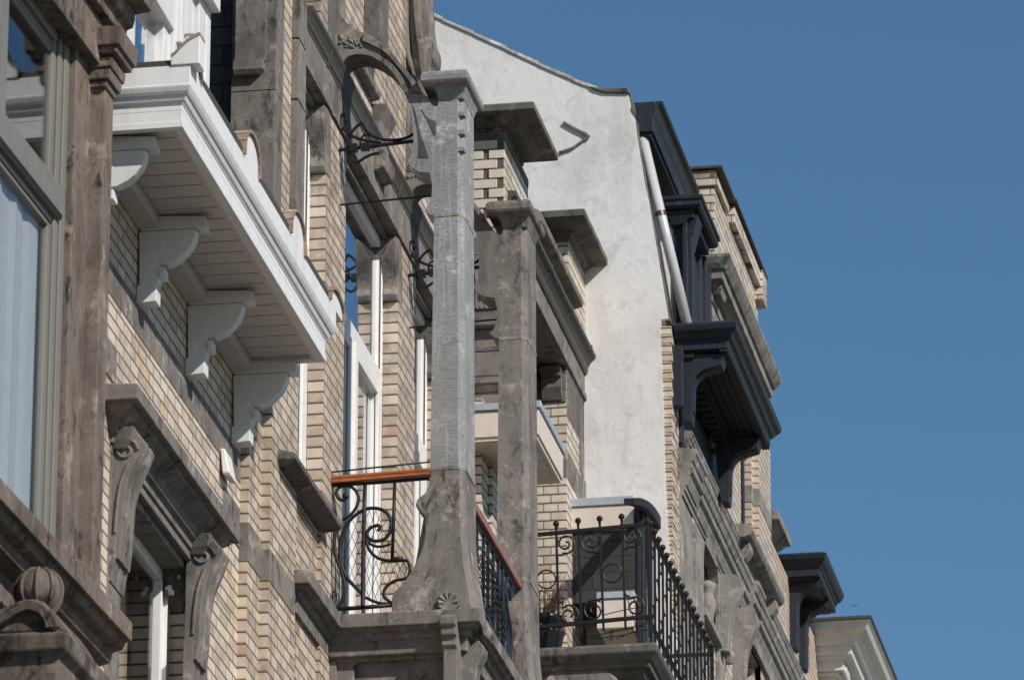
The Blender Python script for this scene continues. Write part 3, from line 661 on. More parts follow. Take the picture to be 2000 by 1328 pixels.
sh_.out('carved_corbel', M['bluestone'], hc, .01)
# upper carved scroll bracket against the sky
cb = MB(); yk = Y2+.02
P = WP(spl([(790, -40), (796, 20), (801, 70), (806, 120), (815, 165), (826, 186), (838, 186), (842, 150), (840, 128), (848, 112), (849, 88), (842, 70), (838, 45), (836, 10), (833, -40)], 4), yk)
cb.pxz(P, yk, yk+.22)
P = WP(spl([(806, -40), (809, 30), (816, 90), (820, 130), (826, 150), (834, 130), (829, 90), (823, 40), (820, -40)], 3), yk)
cb.pxz(P, yk-.035, yk+.01)
cb.pxz(WP([(783, -40), (790, -40), (797, 40), (800, 100), (812, 150), (806, 150), (790, 100), (786, 40)], yk-.02), yk-.05, yk+.1)
cb.out('scroll_bracket', M['bluestone'], hc, .012)
MB().box(XCw-.2, W(803, 60, yk+.1)[0], yk+.10, yk+.45, W(790, 150, yk+.1)[1], zg1+3).out('gable_pier', M['bluestone_dark'], hc, .005)
# ---------------- pillar with its flying arch (made once, used twice) ----------------
def build_pillar(parent, mats, fresh=True):
    sh, br, bs_ = mats
    yb0, yb1 = Y1, Y1+.33
    # shaft with both lobes
    inner = [(790, 185), (797, 194), (803, 222), (807, 252), (808, 276), (805, 300), (796, 316), (803, 327), (817, 335), (839, 338), (844, 360), (843, 385), (837, 401), (829, 410), (838, 418), (848, 421)]
    P = inner+[(845, 560), (842, 760), (840, 915), (896, 912), (895, 760), (893, 560), (893, 420), (895, 300), (897, 200), (898, 192), (856, 200), (855, 208), (847, 208), (838, 199), (826, 184)]
    s = MB(); P1 = WP(P, Y1)
    i0 = 15
    s.pxz(P1[:16]+[P1[26-4]]+P1[23:], yb0+.004, yb0+.20) if 0 else None
    lob = WP(inner[:16]+[(870, 421), (870, 205), (856, 204), (855, 208), (847, 208), (838, 199), (826, 184)], Y1)
    s.pxz(lob, yb0-.001, yb0+.20)
    xl0, zt0 = W(848, 421, Y1); xr0 = W(905, 421, Y1)[0]; xl1, zb0 = W(840, 915, Y1); xr1 = W(907, 915, Y1)[0]; ztop = W(870, 196, Y1)[1]; xlt = W(856, 205, Y1)[0]
    ch = .035
    def oct_(x0, x1, z): return [(x0, yb0, z), (x1-ch, yb0, z), (x1, yb0+ch*1.2, z), (x1, yb1, z), (x0, yb1, z)]
    vs = oct_(xl1, xr1, zb0)+oct_(xl0, xr0, zt0)+oct_(xlt, xr0-.004, ztop)
    fs = [(4, 3, 2, 1, 0), (10, 11, 12, 13, 14)]+[(5*k+i, 5*k+(i+1) % 5, 5*k+5+(i+1) % 5, 5*k+5+i) for k in range(2) for i in range(5)]
    s.add(vs, fs)
    for py in (222, 258, 291) if fresh else (): # stop marks on the chamfer
        zq = W(900, py, Y1)[1]; s.box(xr0-ch-.012, xr0+.003, yb0+.001, yb0+.05, zq-.012, zq+.012)
    so_ = s.out('balcony_pillar', M[sh], parent)
    # stippled hollows of the lobe: proud slabs, recess shade put into the colour
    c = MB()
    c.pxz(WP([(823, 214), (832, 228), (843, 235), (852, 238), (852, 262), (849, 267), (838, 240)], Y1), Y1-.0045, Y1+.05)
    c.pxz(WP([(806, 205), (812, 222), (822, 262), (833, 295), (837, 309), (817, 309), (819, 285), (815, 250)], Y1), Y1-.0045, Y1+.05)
    if fresh: c.out('hollow_slab', M['stipple'], so_)
    jn = MB()
    for xa_, xb_, zq in ((xl0, xr0, zt0), (xl1, xr1, zb0)):
        P_ = [(xa_-.003, yb0-.003), (xb_-ch, yb0-.003), (xb_+.003, yb0+ch*1.2), (xb_+.003, yb1+.003), (xa_-.003, yb1+.003)]
        jn = MB().pxy(P_, zq-.012, zq+.010); jn.out('cement_joint', M['palestone'], so_, .002)
    # capital
    yq = Y1-.08; zb_ = W(868, 162, yq)[1]; zt_ = W(868, 134, yq)[1]; xa_ = W(820, 150, yq)[0]; xb_ = W(914, 150, yq)[0]
    k = MB(); ze = ztop; zm = W(868, 172, Y1)[1]
    k.loft([(ze, xlt, xr0-.004, yb0-.002, yb1), (lerp(ze, zm, .45), xlt-.006, xr0+.004, yb0-.008, yb1+.01), (zm, xlt-.025, xr0+.02, yb0-.03, yb1+.03), (zb_+.004, xlt-.055, xr0+.035, yb0-.055, yb1+.05), (zb_+.005, xa_+.022, xb_-.022, yq+.022, yb1+.08), (zb_+.012, xa_+.008, xb_-.008, yq+.008, yb1+.092), (zb_+.025, xa_, xb_, yq, yb1+.10), (zt_-.035, xa_, xb_, yq, yb1+.10), (zt_-.018, xa_+.005, xb_-.005, yq+.005, yb1+.095), (zt_-.006, xa_+.017, xb_-.017, yq+.017, yb1+.083), (zt_+.002, xa_+.04, xb_-.04, yq+.04, yb1+.06), (zt_+.006, xa_+.07, xb_-.07, yq+.07, yb1+.03)])
    k.out('capital', M[sh], so_, .012, 3)
    # base
    P = spl([(840, 915), (839.5, 938), (831, 961)], 2)+spl([(814, 975), (812, 988), (820, 997), (831, 1010)], 3)+spl([(830, 1026), (829, 1047), (822, 1075), (812, 1098), (802, 1117), (786, 1139)], 3)+spl([(772, 1152), (765, 1168), (765, 1210)], 3)
    R_ = [(932, 1205), (924, 1150), (915, 1100), (909, 1040), (907, 915)]
    b = MB(); Pb = WP(P, Y1); Rb = WP(R_, Y1)
    cc = [(x-.035, z) for x, z in Rb]
    b.pxz(Pb+cc, yb0, yb0+.18); b.pxz(WP([(840, 916), (790, 1200)], Y1)+Rb, yb0+.04, yb1+.02)
    # slope between the chamfer edges
    n = len(Rb); vs = [(x, yb0, z) for x, z in cc]+[(x, yb0+.04, z) for x, z in Rb]
    b.add(vs, [(i, i+1, n+i+1, n+i) for i in range(n-1)])
    bo = b.out('pillar_base', M[bs_], so_, .008)
    # shell ornament
    e = MB(); c0 = W(877, 1176, Y1); P = []
    for k_ in range(29):
        a = math.radians(-20+k_*220/28); r = .062+.006*math.cos(k_*math.pi/2*1.0)
        P.append((c0[0]+math.cos(a)*r, c0[1]+math.sin(a)*r))
    e.pxz([(c0[0]-.030, c0[1]-.05)]+P[::-1]+[(c0[0]+.030, c0[1]-.05)], Y1-.018, Y1+.01)
    for k_ in range(6):
        a = math.radians(k_*36); e.tube([(c0[0]+math.cos(a)*.012, Y1-.014, c0[1]-.01+math.sin(a)*.012), (c0[0]+math.cos(a)*.056, Y1-.020, c0[1]+math.sin(a)*.056)], [.004, .012], 6)
    e.out('shell_ornament', M[bs_], so_, .004)
    # flying arch back to the wall
    a = MB()
    inn = spl([(655, 150), (667, 128), (679, 114), (695, 108.5), (712, 109), (729, 114), (747, 125), (763, 139), (778, 160), (790, 185)], 3)
    outr = [(827, 185)]+spl([(812, 161), (790, 134), (765, 104), (740, 82), (712, 66), (696, 57), (680, 46), (668, 33), (663, 15), (662, -10), (664, -60)], 3)+[(664, -330), (651, -330)]
    a.pxz(WP(inn+outr, Y1), Y1-.001, Y1+.19)
    rimo = [(712, 66), (740, 82), (765, 104), (790, 134), (812, 161), (827, 185)]
    rimi = [(812, 181), (799, 160), (777, 132), (754, 106), (730, 92), (708, 82)]
    a.pxz(WP(spl(rimo, 3)+spl(rimi, 3), Y1), Y1-.020, Y1+.02)
    rimo = [(667, 128), (679, 114), (695, 108.5), (712, 109), (729, 114), (747, 125), (763, 139), (778, 160), (790, 185)]
    rimi = [(798, 178), (786, 153), (770, 131), (750, 115), (730, 104), (712, 100), (692, 99), (674, 106), (663, 118)]
    a.pxz(WP(spl(rimo, 3)+spl(rimi, 3), Y1), Y1-.014, Y1+.02)
    for k_ in range(26):   # carved foliage in the spandrel
        px = random.uniform(662, 706); py = random.uniform(66+(px-662)*.35, 92+(px-662)*.05)
        x_, z_ = W(px, py, Y1); e_ = random.uniform(.006, .013)
        a.lathe([(.001, -e_), (e_*1.2, -e_*.4), (e_*1.2, e_*.4), (.001, e_)], (x_, Y1-.002, z_), 6, 'y')
    a.out('flying_arch', M[br], so_, .007)
    return so_
pil1 = build_pillar(hc, ('newstone', 'bluestone', 'bluestone'))
random.seed(11)
pil2 = build_pillar(hc, ('bluestone', 'bluestone', 'bluestone'), False)
pil2.location.y += DY
# the second pillar runs on down past the slab
lo = MB(); xr_ = W(1042, 1250, Y2)[0]; xl_ = W(995, 1250, Y2)[0]
lo.box(xl_-.01, xr_, Y2+.01, Y2+.33, zsl-3, zsl-.02); lo.out('pillar_foot', M['bluestone'], pil2, .006)
# ---------------- balcony slab and the stone bay under it ----------------
xsl = W(936, 1225, Y1-.10)[0]; zsb = F(679, 1246, -6.81)[1]; xband = -6.81
bl = MB()
yss = F(605, 1115, xband)[0]
def step_slab(mb, x0, x1, y0, y1): mb.loft([(zsb-.14, x0, x1-.088, y0+.088, y1), (zsb-.06, x0, x1-.085, y0+.085, y1), (zsb-.058, x0, x1-.065, y0+.065, y1), (zsb-.022, x0, x1-.062, y0+.062, y1), (zsb-.018, x0, x1-.03, y0+.03, y1), (zsb, x0, x1-.025, y0+.025, y1), (zsb+.001, x0, x1, y0, y1), (zsl, x0, x1, y0, y1)])
step_slab(bl, XCw, xband, yss, Y1+.5)
step_slab(bl, XCw, xsl, Y1-.10, Y2+.7)
bl.out('balcony_slab', M['bluestone'], hc, .007)
ba = MB(); xb0 = W(885, 1290, Y1)[0]; yby = Y1+.02
ba.box(XCw-.1, xb0, yby+.05, Y2+.5, 0, zsb-.10)
def rr_panel(x0, x1, z0, z1, r, n=4):
    P = []
    for cx_, cz_, a0 in ((x1, z1, 180), (x1, z0, 90)):
        pass
    for (cx_, cz_, a) in ((x1, z1, 270), (x0, z1, 0), (x0, z0, 90), (x1, z0, 180)):
        for i in range(n+1): t = math.radians(a-90*i/n) ; P.append((cx_+r*math.cos(t), cz_+r*math.sin(t)))
    return P
pxa, pza = W(690, 1290, yby); pxb = W(842, 1290, yby)[0]
F0 = [(XC-.0, zsb-.15), (xb0-.004, zsb-.15), (xb0-.004, zsb-1.6), (XC, zsb-1.6)]
# frame round a sunk panel with scooped corners
zt_ = W(770, 1275, yby)[1]; fr = MB()
xL, xR = W(640, 1290, yby)[0], xb0-.004
fr.box(xL, xR, yby+.02, yby+.06, zt_+.005, zsb-.10); fr.box(xL, pxa, yby+.02, yby+.06, zsb-1.8, zt_+.003); fr.box(pxb, xR, yby+.021, yby+.06, zsb-1.8, zt_+.003)
for cxx in (pxa, pxb): fr.pxz([(cxx+.05*math.cos(i*math.pi/8), zt_+.003+.05*math.sin(i*math.pi/8)) for i in range(16)], yby+.016, yby+.05)
fr.box(xR-.05, xR+.01, yby-.0, yby+.06, zsb-1.8, zsb-.10).box(xL-.02, xL+.05, yby+.0, yby+.06, zsb-1.8, zsb-.15)
fr.box(xL, xR, yby+.005, yby+.06, zsb-.16, zsb-.10)
fr.out('bay_panel', M['bluestone'], hc, .006)
ba.out('bay_wall', M['bluestone'], hc, .004)
# little pilaster hooked over the slab, and the corner console
pp = MB(); ypp = Y1-.16; xq0, xq1 = W(858, 1230, ypp)[0], W(889, 1230, ypp)[0]; T = lambda py: W(875, py, ypp)[1]
pp.loft([(T(1700), xq0+.012, xq1+.004, ypp+.05, Y1+.05), (T(1262), xq0+.012, xq1+.004, ypp+.05, Y1+.05), (T(1256), xq0+.008, xq1+.002, ypp+.035, Y1+.05), (T(1252), xq0+.006, xq1+.002, ypp+.03, Y1+.05), (T(1250), xq0+.003, xq1+.002, ypp+.045, Y1+.05), (T(1240), xq0+.003, xq1+.002, ypp+.045, Y1+.05), (T(1236), xq0+.002, xq1, ypp+.02, Y1+.05), (T(1222), xq0+.002, xq1, ypp+.02, Y1+.05), (T(1218), xq0, xq1, ypp, Y1+.05), (T(1203), xq0, xq1, ypp, Y1+.05), (T(1196), xq0+.008, xq1-.008, ypp+.03, Y1+.02)])
pp.out('hook_pilaster', M['bluestone'], hc, .008)
cn = MB(); yc_ = Y1+.03
P = WP([(892, 1340), (892, 1262), (899, 1275), (913, 1265), (934, 1248), (946, 1262), (944, 1275), (932, 1300), (926, 1345), (915, 1420), (892, 1420)], yc_)
cn.pxz(P, yc_, yc_+.12); cn.pxz([(xb0-.02, zsb-1.8), (xb0-.02, zsb-.1), (xb0+.015, zsb-.1), (xb0+.015, zsb-1.8)], yc_+.12, Y2)
cn.pxz(WP([(940, 1222), (952, 1215), (961, 1236), (953, 1250), (944, 1240)], yc_), yc_-.02, yc_+.1)
cn.out('corner_console', M['bluestone'], hc, .01)
# ---------------- iron ties between wall and pillar (two sets) ----------------
def TP(pts, y): return [(x, y, z) for x, z in WP(pts, y)]
def iron_tie(parent):
    y = Y1+.10; m = MB()
    m.tube(TP([(659, 294), (700, 289), (750, 283), (808, 276)], y), .012, 6)
    m.box(*sorted((W(682, 290, y)[0], W(698, 290, y)[0])), y-.02, y+.02, W(690, 297, y)[1], W(690, 283, y)[1])
    m.box(*sorted((W(705, 287, y)[0], W(722, 287, y)[0])), y-.02, y+.02, W(713, 294, y)[1], W(713, 281, y)[1])
    for P, r in (([(680, 236), (674, 237), (676, 228), (674, 223), (668, 225), (664, 234), (666, 246), (673, 255), (684, 264), (700, 271), (720, 276), (745, 279)], .0095),
                 ([(707, 240), (694, 250), (684, 264), (679, 278), (679, 295), (685, 308), (693, 317), (702, 315), (715, 307), (730, 301), (741, 300)], .0095),
                 ([(707, 240), (713, 252), (723, 263), (740, 271), (762, 274), (785, 272), (800, 267), (808, 261)], .0095),
                 ([(704, 290), (704, 275), (709, 266), (717, 264), (720, 268)], .007)):
        m.tube(TP(spl(P, 4), y), r, 6)
    m.tube(TP([(656, 401.5), (700, 397), (750, 392), (846, 383)], y+.05), .0062, 5)
    return m.out('iron_tie', M['ironblack'], parent)
it = iron_tie(hc); twin(it, hc, dy=DY)
# ---------------- side railing with scrolls and wire mesh ----------------
def side_railing(parent):
    y = Y1+.02; m = MB()
    bars = [([(713, 945), (711, 1000), (709, 1100), (708, 1182), (710, 1190), (709, 1204), (697, 1207), (685, 1210), (680, 1216)], .0135),
            ([(771, 940), (769, 1010), (766, 1092)], .012), ([(658, 1189), (710, 1186), (768, 1181)], .0135),
            ([(650, 948), (740, 942), (839, 934)], .011)]
    for P, r in bars: m.tube(TP(P, y), r, 4)
    curves = [([(672, 967), (675, 971), (672, 976), (665, 976), (659, 970), (657, 961), (661, 953), (670, 949), (682, 949), (694, 957), (700, 970), (698, 985), (691, 998), (681, 1008), (669, 1014)], .008),
              ([(738, 1037), (742, 1030), (740, 1026), (731, 1027), (722, 1032), (717, 1040), (719, 1049), (727, 1055), (738, 1056), (751, 1052), (760, 1042), (764, 1028), (762, 1012), (754, 1000), (743, 994), (729, 992), (714, 994), (699, 1002), (685, 1014), (674, 1030), (667, 1048), (664, 1068), (664, 1090), (669, 1110), (678, 1128), (691, 1143), (706, 1158)], .009),
              ([(717, 1048), (720, 1058), (729, 1065), (742, 1067), (754, 1065), (763, 1061)], .007),
              ([(716, 1046), (717, 1062), (724, 1077), (736, 1088), (750, 1093), (770, 1095), (792, 1094), (798, 1099), (801, 1112), (798, 1124), (790, 1130), (773, 1133), (758, 1142), (750, 1154), (752, 1166), (764, 1177)], .008),
              ([(714, 1166), (728, 1173), (746, 1178), (768, 1179)], .0075),
              ([(656, 1030), (653, 1050), (653, 1070), (658, 1092), (666, 1112), (672, 1135), (673, 1158), (667, 1174), (658, 1188)], .009),
              ([(650, 1168), (650, 1156), (655, 1154), (656, 1163)], .006)]
    for P, r in curves: m.tube(TP(spl(P, 4), y), r*1.2, 6)
    bx, bz = W(675, 969, y); m.lathe([(.001, -.012), (.018, -.008), (.018, .008), (.001, .012)], (bx, y, bz), 10, 'y')
    m.box(*sorted((W(766, 1092, y)[0], W(787, 1092, y)[0])), y-.014, y+.014, W(776, 1096, y)[1], W(776, 1088, y)[1])
    m.tube(TP([(648, 933), (648, 922), (741, 912), (842, 902)], y), .0055, 5)
    ro = m.out('side_railing', M['ironblack'], parent, smooth=True)
    h = MB(); a0 = W(646, 932, y); a1 = W(842, 916, y); b0_ = W(646, 946, y); b1_ = W(842, 929, y)
    for (u0, u1, d) in ((0, .40, .026), (.40, .52, .020), (.52, 1, .030)):
        vs = []
        for (t, bt) in ((a0, b0_), (a1, b1_)):
            for yy in (y-d, y+d):
                vs += [(t[0], yy, lerp(t[1], bt[1], u0)), (t[0], yy, lerp(t[1], bt[1], u1))]
        h.add([vs[0], vs[1], vs[3], vs[2], vs[4], vs[5], vs[7], vs[6]], [(0, 1, 2, 3), (4, 7, 6, 5), (0, 4, 5, 1), (1, 5, 6, 2), (2, 6, 7, 3), (3, 7, 4, 0)])
    h.out('handrail', M['redwood'], ro, .006, 3)
    poly = [(681, 1020), (699, 1003), (725, 993), (750, 998), (763, 1012), (764, 1030), (762, 1060), (766, 1094), (797, 1097), (800, 1113), (793, 1129), (765, 1137), (752, 1150), (752, 1176), (730, 1173), (706, 1158), (680, 1128), (666, 1100), (664, 1065), (670, 1040)]
    wm = MB()
    def clip(p, d):
        ts = []
        n = len(poly)
        for i in range(n):
            (x1, y1), (x2, y2) = poly[i], poly[(i+1) % n]; ex, ey = x2-x1, y2-y1; den = d[0]*ey-d[1]*ex
            if abs(den) < 1e-9: continue
            t = ((x1-p[0])*ey-(y1-p[1])*ex)/den; u = ((x1-p[0])*d[1]-(y1-p[1])*d[0])/den
            if 0 <= u < 1: ts.append(t)
        ts.sort(); return [(ts[i], ts[i+1]) for i in range(0, len(ts)-1, 2)]
    for sgn in (1, -1):
        for k in range(-30, 40):
            p = (660+k*13.4, 980); d = (sgn*.40, 1.0)
            for t0, t1 in clip(p, d):
                pts = [(p[0]+d[0]*t+1.2*math.sin(t*.22+k), p[1]+t) for t in [lerp(t0, t1, i/6) for i in range(7)]]
                wm.tube(TP(pts, y+.004*sgn), .0019, 4)
    wm.out('wire_mesh', M['ironblack'], ro)
    return ro
side_railing(hc)
# ---------------- front railing between the two pillars ----------------
def front_railing(parent):
    x = W(1008, 1140, Y2-.02)[0]
    def XP(pts): return [(x, y, z) for y, z in FP(pts, x)]
    ya_ = Y1+.30; yb_ = Y2+.0; zt = F(1010, 1136, x)[1]
    m = MB()
    m.box(x-.008, x+.008, ya_, yb_, zt-.075, zt-.05)
    ys_ = [F(px, 1100, x)[0] for px in (931, 944, 953, 963, 973, 981)]
    for i, yy in enumerate(ys_):
        m.box(x-.009, x+.009, yy-.009, yy+.009, zsl+.10 if i % 2 == 0 else zsl+.3, zt-.05)
    for P, r in (([(920, 1075), (928, 1068), (938, 1070), (952, 1085), (965, 1115), (976, 1150), (984, 1190), (986, 1235), (980, 1268)], .010),
                 ([(936, 1186), (946, 1196), (960, 1225), (975, 1262)], .010), ([(972, 1262), (985, 1290), (993, 1300)], .012),
                 ([(985, 1160), (990, 1130), (996, 1128), (1000, 1145), (997, 1170), (994, 1150)], .010),
                 ([(990, 1128), (986, 1150), (990, 1190), (997, 1230), (998, 1262), (994, 1292)], .013),
                 ([(982, 1140), (984, 1180), (992, 1230), (990, 1280)], .010)):
        m.tube(XP(spl(P, 4)), r, 6)
    ro = m.out('front_railing', M['ironblue'], parent, smooth=False)
    h = MB(); h.pxz([(x-.032, zt-.05), (x+.032, zt-.05), (x+.036, zt-.03), (x+.030, zt-.022), (x+.034, zt-.008), (x+.02, zt+.004), (x-.02, zt+.004), (x-.034, zt-.008)], ya_-.05, yb_)
    h.out('handrail', M['redwood'], ro, .003)
    wm = MB()
    tp = [(922, 1080), (936, 1078), (950, 1092), (962, 1118), (973, 1150), (981, 1192), (985, 1240)]
    bt = [(922, 1176), (936, 1186), (946, 1196), (960, 1225), (975, 1262), (985, 1275)]
    def yat(L, px):
        for (a, b), (c, d) in zip(L, L[1:]):
            if px <= c: return lerp(b, d, (px-a)/(c-a))
        return L[-1][1]
    px = 923.0; k = 0
    while px < 983:
        t_, b_ = yat(tp, px)+3, yat(bt, px)-2; n = max(3, int((b_-t_)/7))
        wm.tube([(x+.012*math.sin(3.14*i/n)+.004, y, z) for i, (y, z) in enumerate(FP([(px+1.3*(1 if (i+k) % 2 else -1), lerp(t_, b_, i/n)) for i in range(n+1)], x))], .0036, 4)
        px += 2.7; k += 1
    wm.out('wire_mesh', M['ironblack'], ro)
    return ro
front_railing(hc)
# =====================================================================================
# D. brick house with stone-capped piers over its parapet
# =====================================================================================
XD4 = -6.69
yD0 = 36.62; yD1 = F(1140, 900, XD4)[0]
hd4 = root('chimney_pier_house', 'cream brick house with two stone capped brick piers and a black iron balcony', 'house', (XD4, 38, 0))
YN = 36.60
xN = W(985, 300, YN)[0]                                   # right edge of the near pier
zf = lambda py, px=960: W(px, py, YN)[1]
# chimney-like near pier
xcR = W(1043, 200, YN-.17)[0]; ycR = F(1090, 306, xcR)[0]; ych1 = ycR+.14
zcap0 = zf(235, 960); 
pr = MB(); pr.box(-7.4, xN, YN, ych1, zf(462), zf(272)); pr.out('brick_pier', M['brickD'], hd4)
pw = MB()
z270, z256, z240 = zf(274), zf(258), zf(240)
pw.ring([(z270+.001, .004), (z256, .006)], (-7.4, xN, YN, ych1-.01))
pw.ring([(z256+.002, .012), (zf(248), .018), (z240, .05)], (-7.4, xN, YN, ycR-.12))
pw.out('pier_frieze', M['bluestone_dark'], hd4, .004)
def cap(name, x0, x1, y0, y1, zb_, zt_, parent, p=.17):
    m = MB(); m.ring([(zb_-.05, p*.35), (zb_-.002, p*.62), (zb_, p*.62), (zb_+.001, p-.01), (zb_+.012, p), (zt_-.015, p), (zt_, p-.02), (zt_+.025, p*.2)], (x0, x1, y0, y1))
    return m.out(name, M['capstone'], parent, .008)
pcap = .17
zb_ = W(1040, 215, YN-pcap)[1]; zt_ = W(1043, 196, YN-pcap)[1]; 
m = MB(); L = [(zb_-.05, .14), (zb_-.002, .08), (zb_, .08), (zb_+.001, .012), (zb_+.012, 0), (zt_-.015, 0), (zt_, .02), (zt_+.025, .12)]
m.loft([(z, -7.4, xcR-q, YN-pcap+q, ycR-q) for z, q in L]); m.out('cap_stone', M['capstone'], hd4, .008)
# the street-side bricks stand out from wide dark joints
jm = MB().box(-7.0, xN-.004, YN-.003, YN+.01, zf(462), zf(274)).out('dark_joints', M['joint'], hd4)
fb = MB(); n = 0; z_ = zf(275.5); px0 = 921
rowh = zf(300)-zf(319)
while z_ > zf(462):
    cuts = [(905, 973.5), (987.5, 1011.5)] if n % 2 == 0 else [(905, 947), (957, 1011.5)]
    cuts = [(860, 971), (984.5, 0)] if n % 2 == 0 else [(860, 944), (955, 0)]
    for a, b in cuts:
        xa_ = W(a, 350, YN)[0]; xb_ = xN+.002 if b == 0 else W(b, 350, YN)[0]
        if xb_-xa_ > .004: fb.box(xa_, xb_, YN-.012, YN+.02, z_-rowh+.009, z_)
    z_ -= rowh; n += 1
fb.out('street_side_bricks', M['plainbrick'], hd4, .003)
# carved near pilaster of stone below the chimney
st = MB(); xS = W(975, 600, YN-.02)[0]+.02
def lay(p0, p1, pr0, pr1): st.loft([(zf(p0), -7.4, xS+pr0, YN-.02-pr0, YN+.6), (zf(p1), -7.4, xS+pr1, YN-.02-pr1, YN+.6)])
lay(800, 768, 0, 0); lay(767.5, 755, .0, .03); lay(754.5, 742, .05, .05); lay(741.5, 738, .05, .01); lay(737, 690, .012, .012); lay(689, 680, .012, .02); lay(640, 612, .03, .05); lay(611, 603, .06, .06); lay(602, 540, .01, .01); lay(539, 500, .01, .01); lay(499, 462, .0, .0); lay(679, 641, -.03, -.03)
for k in range(9): st.box(-6.95+k*.03, -6.935+k*.03, YN-.085, YN-.05, zf(611), zf(604))
st.out('carved_pilaster', M['bluestone'], hd4, .006)
# star in its panel
q = MB(); cxx, czz = W(950, 578, YN-.03)
fr4 = W(934, 560, YN)[0]
q.box(fr4-.012, fr4, YN-.045, YN-.02, zf(600), zf(535)).box(fr4, -6.6, YN-.045, YN-.02, zf(600), zf(592))
for k in range(4):
    a = math.radians(20+k*45); dx, dz_ = math.cos(a)*.045, math.sin(a)*.045; nx, nz = -math.sin(a)*.007, math.cos(a)*.007
    q.pxz([(cxx-dx, czz-dz_), (cxx-nx, czz-nz), (cxx+dx, czz+dz_), (cxx+nx, czz+nz)], YN-.05, YN-.02)
q.out('star_panel', M['bluestone'], hd4)
# wall: stepped brick returns, facade with the deep opening
yw1 = F(1043, 700, XD4)[0]; yw2 = F(1107, 1000, XD4)[0]
w4 = MB()
zlow = zf(800)
w4.box(-7.4, XD4-.065, yCe-.25, yCe-.02, 0, zlow).box(-7.4, XD4-.035, yCe-.02, yD0+.25, 0, zlow-.001)
zm0 = F(1162, 730, XD4+.08)[1]; 
zbm0 = F(1140, 770, XD4+.012)[1]; zcop = F(1060, 400, XD4+.08)[1]
w4.box(-7.4, XD4, yD0+.25, yw1, 0, zbm0).box(-7.4, XD4, yw2, yD1, 0, zbm0)
w4.box(-7.4, XD4, yD0+.15, yD1-.001, zbm0+.2, zcop)
w4.out('wall', M['brickD'], hd4)
MB().box(-13, -7.4, yD0, yD1, 0, zcop-.1).out('rear_wall', M['dark'], hd4)
# beam and gutter moulding
zmt = F(1158, 702, XD4+.08)[1]
b4 = MB(); b4.box(-7.3, XD4+.008, yD0+.1, yD1+.004, zbm0, zm0).box(-7.2, XD4+.022, yD0+.1, yD1+.006, zbm0-.025, zbm0+.02)
b4.out('lintel', M['bluestone'], hd4, .004)
m4 = MB(); m4.pxz([(XD4-.05, zm0-.01), (XD4+.02, zm0-.01), (XD4+.03, zm0+.01), (XD4+.035, zm0+.05), (XD4+.06, zm0+.09), (XD4+.085, zm0+.11), (XD4+.088, zm0+.14), (XD4-.05, zm0+.155)], yD0+.1, yD1+.02)
for k in range(4): yy = yD0+.7+k*.8; m4.pxz([(XD4-.05, zm0-.013), (XD4+.025, zm0-.013), (XD4+.04, zm0+.05), (XD4+.066, zm0+.09), (XD4+.091, zm0+.11), (XD4+.094, zm0+.145), (XD4-.05, zm0+.16)], yy, yy+.03)
m4.out('gutter', M['lead'], hd4, .003)
# coping and the second pier with its cap
xk = XD4+.10; yk0 = F(1058, 400, xk)[0]; yk1 = F(1140, 570, xk)[0]
zk = F(1058, 408, xk)[1]
c4 = MB(); c4.pxz([(XD4-.3, zk-.12), (XD4+.0, zk-.12), (XD4+.01, zk-.10), (xk-.03, zk-.09), (xk-.005, zk-.08), (xk, zk-.06), (xk, zk-.03), (xk-.02, zk-.005), (xk-.05, zk+.01), (XD4-.3, zk+.05)], yk0, yk1)
c4.out('coping', M['bluestone'], hd4, .008)
x2c = W(1187, 520, yD1)[0]; yk2 = F(1110, 560, XD4+.01)[0]
zc2 = F(1187, 520, x2c)[1]
p4 = MB(); p4.box(-7.4, XD4+.012, yk2, yD1-.004, zk-.2, zc2+.02); p4.out('brick_pier', M['brickD'], hd4)
m = MB(); m.ring([(zc2-.07, .004), (zc2-.035, .006), (zc2-.03, .02), (zc2-.012, .035), (zc2, .04)], (-7.4, XD4+.012, yk2, yD1-.03)); m.out('pier_frieze', M['bluestone_dark'], hd4, .004)
pq = x2c-XD4-.012; yq0 = F(1142, 425, x2c)[0]
m = MB(); m.ring([(zc2, -.04), (zc2+.001, -.012), (zc2+.012, 0), (zc2+.055, 0), (zc2+.068, -.02), (zc2+.085, -.1)], (-7.6, x2c, yq0, yD1+.02)); m.out('cap_stone', M['capstone'], hd4, .008)
# corbel in the opening, stone quoins
k4 = MB(); yz = yw2; T4 = lambda py, px=1095: W(px, py, yz)[1]
k4.box(-7.0, XD4-.004, yz-.01, yz+.3, T4(786), zbm0-.03)
k4.loft([(T4(783), -6.86, XD4-.03, yz-.02, yz), (T4(760), -6.86, XD4-.03, yz-.055, yz), (T4(742), -6.86, XD4-.03, yz-.05, yz), (T4(741), -6.86, XD4-.03, yz-.09, yz), (T4(733), -6.86, XD4-.03, yz-.09, yz), (T4(732), -6.86, XD4-.025, yz-.12, yz), (T4(724), -6.86, XD4-.025, yz-.12, yz)])
k4.box(-7.0, XD4-.002, yz-.16, yz+.02, T4(712), zbm0-.02)
k4.box(-7.0, XD4+.004, yz+.002, yD1+.004, T4(782)-.1, zbm0-.001)
k4.out('corbel', M['bluestone_dark'], hd4, .006)
qn = MB()
for a, b in ((905, 1010), (1060, 1100)):
    pass
za = F(1120, 890, XD4)[1]; zb4 = F(1120, 990, XD4)[1]
qn.box(-7.0, XD4+.004, yz-.003, yD1+.003, zb4+.12, zb4+.33)
y1130 = F(1131, 900, XD4)[0]
L = [(y1130, zbm0-.05)]+[(y1130+.02*math.sin(i*2.3), zbm0-.05-.22*i) for i in range(1, 12)]
